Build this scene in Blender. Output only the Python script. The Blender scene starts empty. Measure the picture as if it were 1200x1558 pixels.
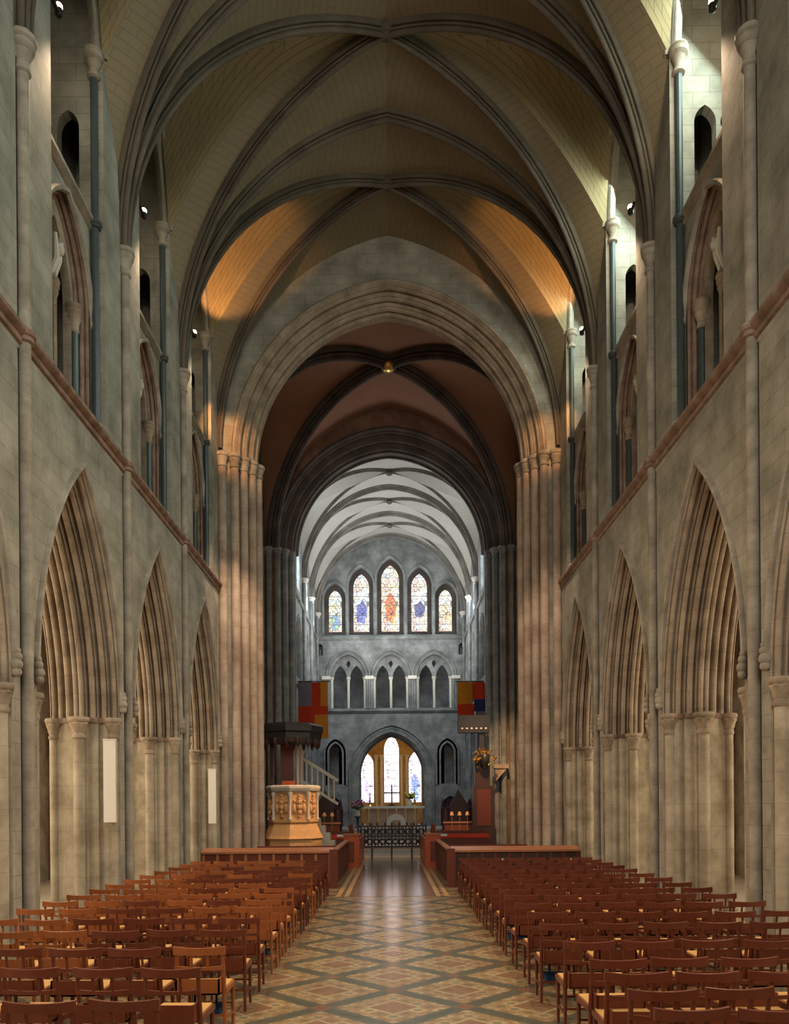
import bpy, math, random
from mathutils import Vector, Matrix
from mathutils.geometry import tessellate_polygon
random.seed(7)
PI = math.pi
sc = bpy.context.scene
col = sc.collection
sin, cos, sqrt = math.sin, math.cos, math.sqrt

# ------------------------------------------------------------------ materials
def new_mat(name, rough=.8, spec=.3):
    m = bpy.data.materials.new(name); m.use_nodes = True
    nt = m.node_tree; b = nt.nodes['Principled BSDF']
    b.inputs['Roughness'].default_value = rough
    b.inputs['Specular IOR Level'].default_value = spec
    return m, nt, b
def N(nt, t, **kw):
    n = nt.nodes.new(t)
    for k, v in kw.items(): setattr(n, k, v)
    return n
def L(nt, a, b): nt.links.new(a, b)
def mix(nt, fac, a, b, mode='MIX'):
    n = N(nt, 'ShaderNodeMix', data_type='RGBA', blend_type=mode)
    for s, v in ((0, fac), (6, a), (7, b)):
        if hasattr(v, 'links'): L(nt, v, n.inputs[s])
        elif s == 0: n.inputs[0].default_value = v
        else: n.inputs[s].default_value = (*v, 1)
    return n.outputs[2]
def math_(nt, op, a, b=0.0, c=None):
    n = N(nt, 'ShaderNodeMath', operation=op)
    for i, v in enumerate((a, b) if c is None else (a, b, c)):
        if hasattr(v, 'links'): L(nt, v, n.inputs[i])
        else: n.inputs[i].default_value = v
    return n.outputs[0]
def ramp(nt, fac, stops):
    r = N(nt, 'ShaderNodeValToRGB'); L(nt, fac, r.inputs[0])
    el = r.color_ramp.elements
    while len(el) < len(stops): el.new(.5)
    for e, (p, c) in zip(el, stops): e.position = p; e.color = (*c, 1)
    return r.outputs[0]
def noise(nt, vec, scale, detail=4, rough=.6):
    n = N(nt, 'ShaderNodeTexNoise'); n.inputs['Scale'].default_value = scale
    n.inputs['Detail'].default_value = detail; n.inputs['Roughness'].default_value = rough
    if vec is not None: L(nt, vec, n.inputs['Vector'])
    return n.outputs[0]
def sep(nt, v):
    s = N(nt, 'ShaderNodeSeparateXYZ'); L(nt, v, s.inputs[0]); return s.outputs
def comb(nt, x, y, z=0.0):
    c = N(nt, 'ShaderNodeCombineXYZ')
    for i, v in enumerate((x, y, z)):
        if hasattr(v, 'links'): L(nt, v, c.inputs[i])
        else: c.inputs[i].default_value = v
    return c.outputs[0]
def bump(nt, b, h, strength=.3, dist=.02):
    n = N(nt, 'ShaderNodeBump'); n.inputs['Strength'].default_value = strength
    n.inputs['Distance'].default_value = dist; L(nt, h, n.inputs['Height']); L(nt, n.outputs[0], b.inputs['Normal'])

def stone(name, c1, c2, c3, joint=.25, bw=.62, bh=.3, rough=.85, mott=1.3):
    m, nt, b = new_mat(name, rough, .2)
    g = N(nt, 'ShaderNodeNewGeometry'); P = g.outputs['Position']
    s = sep(nt, P)
    uv = comb(nt, math_(nt, 'ADD', s[0], s[1]), s[2])
    n1 = noise(nt, P, mott, 6, .62)
    base = ramp(nt, n1, [(.34, c1), (.52, c2), (.7, c3)])
    n2 = noise(nt, P, 9, 5, .7)
    base = mix(nt, math_(nt, 'MULTIPLY', n2, .35), base, tuple(.5*x for x in c1))
    br = N(nt, 'ShaderNodeTexBrick'); L(nt, uv, br.inputs['Vector'])
    br.inputs['Scale'].default_value = 1; br.inputs['Brick Width'].default_value = bw
    br.inputs['Row Height'].default_value = bh; br.inputs['Mortar Size'].default_value = .007
    br.inputs['Mortar Smooth'].default_value = .3
    br.inputs['Color1'].default_value = (1, 1, 1, 1); br.inputs['Color2'].default_value = (.8, .79, .77, 1)
    br.inputs['Mortar'].default_value = (.45, .42, .38, 1)
    c = mix(nt, joint*2, base, br.outputs['Color'], 'MULTIPLY')
    L(nt, c, b.inputs['Base Color'])
    bump(nt, b, math_(nt, 'ADD', math_(nt, 'MULTIPLY', br.outputs['Fac'], -joint*1.5), n2), .35, .012)
    return m
def webmat(name, c1, c2, joint=(.08, .065, .04), bw=.55, bh=.17, amt=.8):
    m, nt, b = new_mat(name, .9, .15)
    t = N(nt, 'ShaderNodeUVMap')
    br = N(nt, 'ShaderNodeTexBrick'); L(nt, t.outputs[0], br.inputs['Vector'])
    br.inputs['Scale'].default_value = 1; br.inputs['Brick Width'].default_value = bw
    br.inputs['Row Height'].default_value = bh; br.inputs['Mortar Size'].default_value = .008
    br.inputs['Mortar Smooth'].default_value = .25
    br.inputs['Color1'].default_value = (*c1, 1); br.inputs['Color2'].default_value = (*c2, 1)
    br.inputs['Mortar'].default_value = (*joint, 1)
    g = N(nt, 'ShaderNodeNewGeometry')
    n1 = noise(nt, g.outputs['Position'], 1.1, 5, .6)
    flat = mix(nt, .5, c1, c2)
    c = mix(nt, amt, flat, br.outputs['Color'])
    c = mix(nt, math_(nt, 'MULTIPLY', n1, .55), c, tuple(x*.55 for x in c1))
    L(nt, c, b.inputs['Base Color'])
    bump(nt, b, br.outputs['Fac'], .25, -.01)
    return m
def plain(name, c, rough=.6, spec=.4, metal=0, var=.25, scale=6, stretch=None):
    m, nt, b = new_mat(name, rough, spec); b.inputs['Metallic'].default_value = metal
    tc = N(nt, 'ShaderNodeTexCoord'); v = tc.outputs['Object']
    if stretch:
        mp = N(nt, 'ShaderNodeMapping'); mp.inputs['Scale'].default_value = stretch; L(nt, v, mp.inputs[0]); v = mp.outputs[0]
    n1 = noise(nt, v, scale, 5, .6)
    f = math_(nt, 'MULTIPLY', math_(nt, 'SUBTRACT', n1, .3), var*3)
    c_ = mix(nt, f, c, tuple(x*.45 for x in c))
    L(nt, c_, b.inputs['Base Color']); bump(nt, b, n1, .15, .005)
    return m
def emis(name, c, s):
    m, nt, b = new_mat(name); b.inputs['Base Color'].default_value = (*c, 1)
    b.inputs['Emission Color'].default_value = (*c, 1); b.inputs['Emission Strength'].default_value = s
    return m

M = {}
M['wall'] = stone('ashlar wall', (.23, .22, .18), (.35, .335, .28), (.46, .44, .37), .3)
M['trimstone'] = stone('carved limestone', (.23, .20, .155), (.35, .31, .25), (.47, .43, .355), .12, mott=2.2)
M['pier'] = stone('pier limestone', (.30, .25, .18), (.46, .40, .30), (.58, .52, .41), .16, .9, .42, mott=1.7)
M['arch'] = stone('arch stone', (.24, .19, .14), (.38, .305, .225), (.48, .40, .31), .22, .4, .35, mott=2.0)
M['rust'] = stone('string stone', (.17, .115, .085), (.28, .19, .145), (.38, .29, .23), .1, mott=3)
M['cross'] = stone('crossing limestone', (.32, .23, .17), (.48, .37, .28), (.60, .50, .40), .25, .8, .5, mott=1.2)
M['choir'] = stone('choir grey stone', (.15, .155, .15), (.25, .255, .245), (.37, .375, .36), .2, .5, .26, mott=1.6)
M['choirrib'] = stone('choir rib stone', (.16, .15, .13), (.24, .225, .20), (.32, .30, .27), .1)
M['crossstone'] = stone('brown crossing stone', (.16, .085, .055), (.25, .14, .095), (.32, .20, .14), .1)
M['choirweb'] = webmat('choir vault plaster', (.50, .48, .43), (.46, .44, .40), (.3, .28, .25), amt=.3)
M['web'] = webmat('vault webbing', (.34, .27, .15), (.285, .225, .125), (.05, .04, .025))
M['web2'] = webmat('vault webbing smooth', (.27, .22, .14), (.25, .205, .13), (.06, .05, .035), amt=.45)
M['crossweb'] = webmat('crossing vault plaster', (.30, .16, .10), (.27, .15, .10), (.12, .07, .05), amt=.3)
M['rib'] = stone('rib stone', (.085, .07, .052), (.125, .104, .077), (.17, .143, .108), .15, .5, .4, mott=.8)
M['darkrib'] = stone('dark rib stone', (.06, .05, .045), (.10, .08, .07), (.15, .12, .10), .1)
M['marble'] = plain('dark blue marble', (.055, .072, .072), .35, .5, var=.35, scale=3)
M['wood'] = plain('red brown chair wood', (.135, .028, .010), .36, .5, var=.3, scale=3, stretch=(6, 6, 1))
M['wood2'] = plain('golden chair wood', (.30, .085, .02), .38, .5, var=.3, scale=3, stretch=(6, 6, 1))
M['darkwood'] = plain('dark oak', (.055, .026, .018), .42, .4, var=.3, scale=4)
M['pewwood'] = plain('pew mahogany', (.15, .035, .015), .36, .5, var=.3, scale=3, stretch=(1, 6, 6))
M['pewtop'] = plain('pew ledge wood', (.42, .16, .075), .35, .5, var=.25, scale=3)
M['orangewood'] = plain('orange stall wood', (.48, .085, .012), .35, .5, var=.25, scale=3)
M['rush'] = plain('rush seat', (.60, .34, .12), .75, .2, var=.3, scale=40, stretch=(1, 5, 1))
M['kneeler'] = plain('blue kneeler', (.015, .04, .085), .9, .1, var=.2)
M['white'] = plain('white card', (.70, .67, .60), .6, .3, var=.03)
M['iron'] = plain('black iron', (.022, .021, .022), .4, .5, var=.2)
M['gold'] = plain('gilded brass', (.75, .48, .14), .3, .5, metal=.85, var=.2)
M['pulpit'] = plain('pulpit caen stone', (.66, .38, .17), .7, .3, var=.35, scale=9)
M['palestone'] = plain('pale stone', (.62, .58, .50), .7, .3, var=.15)
M['slate'] = plain('grey stone step', (.35, .31, .28), .5, .4, var=.2)
M['altar'] = plain('carved altar stone', (.40, .27, .19), .7, .3, var=.4, scale=8)
M['red'] = plain('red fabric', (.55, .055, .02), .85, .1, var=.25)
M['orange'] = plain('orange gold fabric', (.62, .25, .03), .85, .1, var=.3)
M['navy'] = plain('navy fabric', (.035, .045, .16), .85, .1, var=.3)
M['grey'] = plain('grey fabric', (.20, .19, .21), .85, .1, var=.3)
M['bulb'] = emis('lamp bulb', (1, .66, .38), 9)
M['leafgreen'] = plain('leaves', (.09, .13, .03), .7, .2, var=.3)
M['yellowflower'] = plain('yellow petals', (.62, .52, .06), .7, .2, var=.2)
M['pinkflower'] = plain('pink petals', (.42, .16, .22), .7, .2, var=.3)
M['dark'] = plain('dark leather', (.03, .02, .02), .6, .3)
M['purple'] = plain('purple fabric', (.07, .02, .06), .8, .2)

def floor_mat():
    m, nt, b = new_mat('patterned tile floor', .3, .55)
    g = N(nt, 'ShaderNodeNewGeometry'); P = g.outputs['Position']; s = sep(nt, P)
    D = 1.5
    u = math_(nt, 'DIVIDE', math_(nt, 'ADD', s[0], s[1]), D)
    v = math_(nt, 'DIVIDE', math_(nt, 'SUBTRACT', s[0], s[1]), D)
    def fr(x, k, off=0.0): return math_(nt, 'ABSOLUTE', math_(nt, 'SUBTRACT', math_(nt, 'FRACT', math_(nt, 'ADD', math_(nt, 'MULTIPLY', x, k), off)), .5))
    fu, fv = fr(u, 1), fr(v, 1)                # 0 centre .5 edge
    mx = math_(nt, 'MAXIMUM', fu, fv)
    # inner small tiles
    gu, gv = fr(u, 6), fr(v, 6)
    small = math_(nt, 'MAXIMUM', gu, gv)
    idv = comb(nt, math_(nt, 'FLOOR', math_(nt, 'MULTIPLY', u, 6)), math_(nt, 'FLOOR', math_(nt, 'MULTIPLY', v, 6)))
    wn = N(nt, 'ShaderNodeTexWhiteNoise', noise_dimensions='2D'); L(nt, idv, wn.inputs[0])
    ck = math_(nt, 'MODULO', math_(nt, 'ABSOLUTE', math_(nt, 'ADD', math_(nt, 'FLOOR', math_(nt, 'MULTIPLY', u, 6)), math_(nt, 'FLOOR', math_(nt, 'MULTIPLY', v, 6)))), 2)
    cream, terra, green, tan = (.50, .385, .21), (.24, .095, .05), (.10, .115, .075), (.40, .25, .11)
    tile = mix(nt, ck, tan, cream)
    tile = mix(nt, math_(nt, 'MULTIPLY', wn.outputs[0], .55), tile, terra)
    motif = math_(nt, 'LESS_THAN', math_(nt, 'ADD', gu, gv), .33)
    tile = mix(nt, math_(nt, 'MULTIPLY', motif, .6), tile, green)
    # big diamonds: terracotta heart, cream ring, dark band
    heart = math_(nt, 'LESS_THAN', mx, .17)
    c = mix(nt, math_(nt, 'MULTIPLY', heart, .75), tile, terra)
    ring = math_(nt, 'MULTIPLY', math_(nt, 'GREATER_THAN', mx, .17), math_(nt, 'LESS_THAN', mx, .2))
    c = mix(nt, ring, c, cream)
    band = math_(nt, 'GREATER_THAN', mx, .415)
    dm = math_(nt, 'GREATER_THAN', small, .42)
    bandc = mix(nt, dm, (.085, .095, .07), (.04, .045, .035))
    mn = math_(nt, 'MINIMUM', fu, fv)
    cross = math_(nt, 'GREATER_THAN', mn, .415)
    c = mix(nt, band, c, bandc); c = mix(nt, math_(nt, 'MULTIPLY', cross, .9), c, terra)
    grout = math_(nt, 'GREATER_THAN', small, .475)
    c = mix(nt, math_(nt, 'MULTIPLY', grout, .5), c, (.09, .07, .05))
    n1 = noise(nt, P, 2.2, 5, .6)
    c = mix(nt, math_(nt, 'MULTIPLY', n1, .6), c, (.16, .14, .09))
    L(nt, c, b.inputs['Base Color'])
    r = math_(nt, 'ADD', math_(nt, 'MULTIPLY', n1, .22), .09); L(nt, r, b.inputs['Roughness'])
    bump(nt, b, math_(nt, 'ADD', noise(nt, P, 3.5, 3, .6), math_(nt, 'MULTIPLY', small, -.15)), .12, .02)
    return m
M['floor'] = floor_mat()
def path_mat():
    m, nt, b = new_mat('chancel path tiles', .17, .6)
    g = N(nt, 'ShaderNodeNewGeometry'); P = g.outputs['Position']; s = sep(nt, P)
    ck = N(nt, 'ShaderNodeTexChecker'); L(nt, comb(nt, math_(nt, 'ADD', s[0], s[1]), math_(nt, 'SUBTRACT', s[0], s[1])), ck.inputs[0])
    ck.inputs['Scale'].default_value = 3.4
    ck.inputs['Color1'].default_value = (.24, .13, .085, 1); ck.inputs['Color2'].default_value = (.13, .10, .08, 1)
    n1 = noise(nt, P, 2.5, 4)
    c = mix(nt, math_(nt, 'MULTIPLY', n1, .6), ck.outputs[0], (.16, .12, .09)); L(nt, c, b.inputs['Base Color'])
    bump(nt, b, noise(nt, P, 3, 3), .12, .02)
    return m
M['path'] = path_mat()
M['border'] = plain('tan border tiles', (.52, .29, .10), .35, .5, var=.3, scale=8)
M['aislefloor'] = plain('stone flags', (.26, .22, .17), .5, .4, var=.3, scale=2)

def glass_mat(name, base, fig, figc2, cz, hz, strength, scale=7.0, pale=.25):
    """stained glass lit by daylight: pale quarries, leaded, with a coloured figure"""
    m, nt, b = new_mat(name, .4, .3)
    tc = N(nt, 'ShaderNodeTexCoord'); P = tc.outputs['Object']; s = sep(nt, P)
    vec = comb(nt, s[0], s[2])
    vo = N(nt, 'ShaderNodeTexVoronoi'); vo.inputs['Scale'].default_value = scale; L(nt, vec, vo.inputs['Vector'])
    ve = N(nt, 'ShaderNodeTexVoronoi', feature='DISTANCE_TO_EDGE'); ve.inputs['Scale'].default_value = scale; L(nt, vec, ve.inputs['Vector'])
    vc = sep(nt, vo.outputs['Color'])
    c = mix(nt, math_(nt, 'GREATER_THAN', vc[0], .60), base, (.80, .66, .25))
    c = mix(nt, math_(nt, 'GREATER_THAN', vc[1], .80), c, (.22, .36, .60))
    c = mix(nt, math_(nt, 'GREATER_THAN', vc[2], .84), c, (.60, .14, .10))
    c = mix(nt, pale, c, base)
    # figure
    dz = math_(nt, 'DIVIDE', math_(nt, 'SUBTRACT', s[2], cz), hz)
    dx = math_(nt, 'DIVIDE', s[0], .34)
    nn = noise(nt, vec, 4, 3)
    r = math_(nt, 'ADD', math_(nt, 'ADD', math_(nt, 'POWER', math_(nt, 'ABSOLUTE', dz), 2), math_(nt, 'POWER', math_(nt, 'ABSOLUTE', dx), 2)), math_(nt, 'MULTIPLY', math_(nt, 'SUBTRACT', nn, .5), 2.4))
    f = math_(nt, 'LESS_THAN', r, .8)
    fc = mix(nt, math_(nt, 'GREATER_THAN', vc[0], .6), fig, figc2)
    c = mix(nt, math_(nt, 'MULTIPLY', f, .88), c, fc)
    lead = math_(nt, 'LESS_THAN', ve.outputs[0], .045)
    bars = math_(nt, 'LESS_THAN', math_(nt, 'ABSOLUTE', math_(nt, 'SUBTRACT', math_(nt, 'FRACT', math_(nt, 'MULTIPLY', s[2], 1.9)), .5)), .035)
    c = mix(nt, math_(nt, 'MULTIPLY', math_(nt, 'MAXIMUM', lead, bars), .8), c, (.03, .03, .03))
    b.inputs['Base Color'].default_value = (.05, .05, .05, 1)
    L(nt, c, b.inputs['Emission Color']); b.inputs['Emission Strength'].default_value = strength
    return m

# ------------------------------------------------------------------ mesh helpers
class MB:
    def __init__(s): s.v = []; s.f = []; s.uv = {}; s.mi = {}
    def add(s, vs, fs, uvs=None, mi=0):
        o = len(s.v); s.v += [tuple(v) for v in vs]
        for f in fs:
            if mi: s.mi[len(s.f)] = mi
            if uvs: s.uv[len(s.f)] = [uvs[i] for i in f]
            s.f.append([i+o for i in f])
        return s
    def box(s, x0, x1, y0, y1, z0, z1, mi=0):
        if x0 > x1: x0, x1 = x1, x0
        if y0 > y1: y0, y1 = y1, y0
        v = [(x, y, z) for z in (z0, z1) for y in (y0, y1) for x in (x0, x1)]
        return s.add(v, [(0, 2, 3, 1), (4, 5, 7, 6), (0, 1, 5, 4), (2, 6, 7, 3), (0, 4, 6, 2), (1, 3, 7, 5)], mi=mi)
    def lathe(s, x, y, prof, n=16, lobes=0, amp=0., zr=None, caps=True):
        vs = []
        for (r, z) in prof:
            for i in range(n):
                a = 2*PI*i/n; rr = r
                if lobes and zr and zr[0] < z < zr[1]: rr = r*(1+amp*cos(lobes*a+z*40))
                vs.append((x+rr*cos(a), y+rr*sin(a), z))
        fs = []
        for j in range(len(prof)-1):
            for i in range(n):
                k = (i+1) % n; fs.append((j*n+i, j*n+k, (j+1)*n+k, (j+1)*n+i))
        if caps:
            fs.append(tuple(range(n-1, -1, -1))); fs.append(tuple((len(prof)-1)*n+i for i in range(n)))
        return s.add(vs, fs)
    def cyl(s, x, y, r, z0, z1, n=12): return s.lathe(x, y, [(r, z0), (r, z1)], n)
    def prism(s, poly, z0, z1):
        n = len(poly); vs = [(x, y, z0) for x, y in poly]+[(x, y, z1) for x, y in poly]
        fs = [(i, (i+1) % n, n+(i+1) % n, n+i) for i in range(n)]+[tuple(range(n-1, -1, -1)), tuple(range(n, 2*n))]
        return s.add(vs, fs)
    def bar(s, p, q, w, d=None, up=(0, 0, 1)):
        d = d or w; p, q = Vector(p), Vector(q); t = (q-p).normalized(); u = Vector(up)
        if abs(t.dot(u)) > .95: u = Vector((0, 1, 0))
        a = t.cross(u).normalized(); b = a.cross(t)
        vs = [c+a*sx*w/2+b*sy*d/2 for c in (p, q) for sx, sy in ((-1, -1), (1, -1), (1, 1), (-1, 1))]
        return s.add(vs, [(0, 1, 2, 3), (7, 6, 5, 4), (0, 4, 5, 1), (1, 5, 6, 2), (2, 6, 7, 3), (3, 7, 4, 0)])
    def tube(s, pts, r, n=8):
        pts = [Vector(p) for p in pts]; rs = r if isinstance(r, (list, tuple)) else [r]*len(pts); vs = []
        for i, p in enumerate(pts):
            t = (pts[min(i+1, len(pts)-1)]-pts[max(i-1, 0)]).normalized()
            u = Vector((0, 0, 1)) if abs(t.z) < .9 else Vector((0, 1, 0))
            a = t.cross(u).normalized(); b = a.cross(t)
            vs += [p+(a*cos(2*PI*k/n)+b*sin(2*PI*k/n))*rs[i] for k in range(n)]
        fs = [(j*n+k, j*n+(k+1) % n, (j+1)*n+(k+1) % n, (j+1)*n+k) for j in range(len(pts)-1) for k in range(n)]
        fs += [tuple(range(n-1, -1, -1)), tuple((len(pts)-1)*n+k for k in range(n))]
        return s.add(vs, fs)
    def ball(s, c, r, n=10, m=6, sz=1.):
        prof = [(max(r*sin(PI*j/m), .001), c[2]-r*sz*cos(PI*j/m)) for j in range(m+1)]
        return s.lathe(c[0], c[1], prof, n)
    def grid(s, rows, uvs=None, flip=False):
        h, w = len(rows), len(rows[0]); vs = [p for r in rows for p in r]
        fs = []
        for j in range(h-1):
            for i in range(w-1):
                q = (j*w+i, j*w+i+1, (j+1)*w+i+1, (j+1)*w+i); fs.append(q[::-1] if flip else q)
        uu = [u for r in uvs for u in r] if uvs else None
        return s.add(vs, fs, uu)
    def slab(s, outer, holes, to3, t0, t1):
        """flat plate with holes; to3(a, b, t) -> point"""
        loops = [[Vector((a, b, 0)) for a, b in lp] for lp in [outer]+holes]
        tris = tessellate_polygon(loops); flat = [p for lp in loops for p in lp]; n = len(flat)
        vs = [to3(p.x, p.y, t0) for p in flat]+[to3(p.x, p.y, t1) for p in flat]
        fs = [tuple(t) for t in tris]+[tuple(i+n for i in t[::-1]) for t in tris]
        o = 0
        for lp in loops:
            k = len(lp)
            for i in range(k): fs.append((o+i, o+(i+1) % k, n+o+(i+1) % k, n+o+i))
            o += k
        return s.add(vs, fs)
    def build(s, name, mat, parent=None, loc=None, smooth=True):
        me = bpy.data.meshes.new(name); me.from_pydata(s.v, [], s.f)
        if s.uv:
            uvl = me.uv_layers.new(name='UVMap')
            for p in me.polygons:
                if p.index in s.uv:
                    for li, u in zip(p.loop_indices, s.uv[p.index]): uvl.data[li].uv = u
        mats = mat if isinstance(mat, list) else [mat]
        for m in mats: me.materials.append(m)
        for k, v in s.mi.items(): me.polygons[k].material_index = v
        me.validate(); me.update()
        import bmesh
        bm = bmesh.new(); bm.from_mesh(me)
        if not s.uv: bmesh.ops.recalc_face_normals(bm, faces=bm.faces)
        bm.to_mesh(me); bm.free()
        if smooth:
            me.polygons.foreach_set('use_smooth', [True]*len(me.polygons)); me.set_sharp_from_angle(angle=.62)
        o = bpy.data.objects.new(name, me); col.objects.link(o)
        if loc is not None:                      # move origin
            me.transform(Matrix.Translation(-Vector(loc))); o.location = loc
        if parent is not None:
            o.parent = parent
            if loc is None and parent.type == 'EMPTY' and parent.get('worldmesh'):
                me.transform(Matrix.Translation(-Vector(parent.location)))
        return o

def tag(o, label, cat, group=None, kind=None):
    if label: o['label'] = label
    if cat: o['category'] = cat
    if group: o['group'] = group
    if kind: o['kind'] = kind
    return o
def thing(name, label, cat, loc, group=None, rz=0, world=True):
    """Empty at the thing's base; with world=True its part meshes are written in world coordinates"""
    o = bpy.data.objects.new(name, None); col.objects.link(o); o.location = loc; o.rotation_euler = (0, 0, rz)
    o.empty_display_size = .2
    if world: o['worldmesh'] = 1
    return tag(o, label, cat, group)
TN = [0]
def trim(mb, mat):
    TN[0] += 1; o = mb.build('trim_%d' % TN[0], mat); o['kind'] = 'structure'; return o
def struct(name, mb, mat, smooth=True):
    o = mb.build(name, mat, smooth=smooth); o['kind'] = 'structure'; return o

# ------------------------------------------------------------------ arches
def arch_R(a, h): return (a*a+h*h)/(2*a)
def arch_pts(a, h, dr=0., n=14):
    """pointed arch, list of (offset, height) from left spring to apex to right spring; dr moves it outwards"""
    R = arch_R(a, h); c = R-a; Rr = R+dr
    th = math.acos(min(1, max(-1, c/Rr)))
    right = [(-c+Rr*cos(th*i/n), Rr*sin(th*i/n)) for i in range(n+1)]
    left = [(-x, z) for x, z in right]
    return left[:-1]+right[::-1]
def hole(c, a, z0, zs, h, n=14):
    """outline of an opening with jambs from z0 to zs and a pointed head"""
    return [(c-a, z0)]+[(c+x, zs+z) for x, z in arch_pts(a, h, 0, n)]+[(c+a, z0)]
def arcp(cx, cy, r, a0=PI, a1=2*PI, n=5): return [(cx+r*cos(a0+(a1-a0)*i/n), cy+r*sin(a0+(a1-a0)*i/n)) for i in range(n+1)]
def ring(mb, c, zs, a, h, prof, to3, n=14, jamb=None):
    """sweep the moulding profile (t, dr) round an arch; to3(a, z, t) -> point"""
    rows = []
    for (t, dr) in prof:
        pts = [(c+x, zs+z) for x, z in arch_pts(a, h, dr, n)]
        if jamb is not None: pts = [(pts[0][0], jamb)]+pts+[(pts[-1][0], jamb)]
        rows.append([to3(p[0], p[1], t) for p in pts])
    return mb.grid(rows)

XZ = lambda a, b, t: (a, t, b)
def YZ(sx): return lambda a, b, t: (sx*t, a, b)

# ------------------------------------------------------------------ nave dimensions
W = 5.08; ENDY = 23.55; BAY = 4.2; NB = 7
BY = [ENDY-BAY*k for k in range(NB+1)]            # bay boundaries, 0 = crossing
ZC, ZR = 12.78, 19.15
AH, AR, AS = 1.72, 3.95, 3.78                     # arcade arch half, rise, spring
LN = lambda sx: 'left' if sx < 0 else 'right'
ORD = ['nearest the crossing', 'second from the crossing', 'third from the crossing', 'fourth from the crossing', 'fifth from the crossing', 'sixth from the crossing', 'last by the west end']
PIERORD = ['at the crossing', 'first before the crossing', 'second before the crossing', 'third before the crossing', 'fourth before the crossing', 'fifth before the crossing', 'sixth before the crossing', 'at the west end']

half = [(0, 0), (.02, -.02), (.03, .05)]+arcp(.085, -.02, .042)+[(.14, .06), (.17, -.05), (.18, -.11), (.19, -.04)]+arcp(.25, -.10, .05)+[(.31, -.02), (.34, -.13), (.345, -.20), (.36, -.12)]+arcp(.43, -.19, .055)+[(.495, -.11), (.515, -.22), (.52, -.29), (.535, -.24)]+arcp(.60, -.28, .045)
ARCPROF = half+[(1.3-t, d) for t, d in half[::-1]]
CORE = [(0, 0), (.17, 0), (.17, .10), (.34, .10), (.34, .19), (.50, .19), (.52, .27)]
CORE = CORE+[(1.3-t, d) for t, d in CORE[::-1]]

def capital(mb, x, y, r, z0, z1, n=16, leafy=True, wide=1.9):
    H = z1-z0
    prof = [(r*1.0, z0-.02), (r*1.22, z0), (r*1.28, z0+.03), (r*1.15, z0+.06), (r*1.08, z0+.1*H+.04), (r*1.2, z0+.35*H), (r*1.5, z0+.55*H), (r*1.75, z0+.68*H), (r*1.6, z0+.74*H), (r*wide, z0+.8*H), (r*(wide+.12), z0+.88*H), (r*(wide+.02), z0+.97*H), (r*(wide-.1), z1)]
    mb.lathe(x, y, prof, 24 if leafy else n, 6 if leafy else 0, .13, (z0+.25*H, z0+.76*H)); return mb
def ringband(mb, x, y, r, z, h=.16, k=1.7):
    mb.lathe(x, y, [(r, z-h/2), (r*(k-.3), z-h*.4), (r*(k-.35), z-h*.15), (r*k, z-h*.05), (r*k, z+h*.25), (r*(k-.3), z+h*.38), (r, z+h/2)], 16); return mb
def basemould(mb, x, y, r, z0, h=.28):
    mb.lathe(x, y, [(r*1.9, z0), (r*1.9, z0+.3*h), (r*1.6, z0+.4*h), (r*1.75, z0+.55*h), (r*1.35, z0+.7*h), (r*1.45, z0+.85*h), (r, z0+h)], 16); return mb

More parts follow.
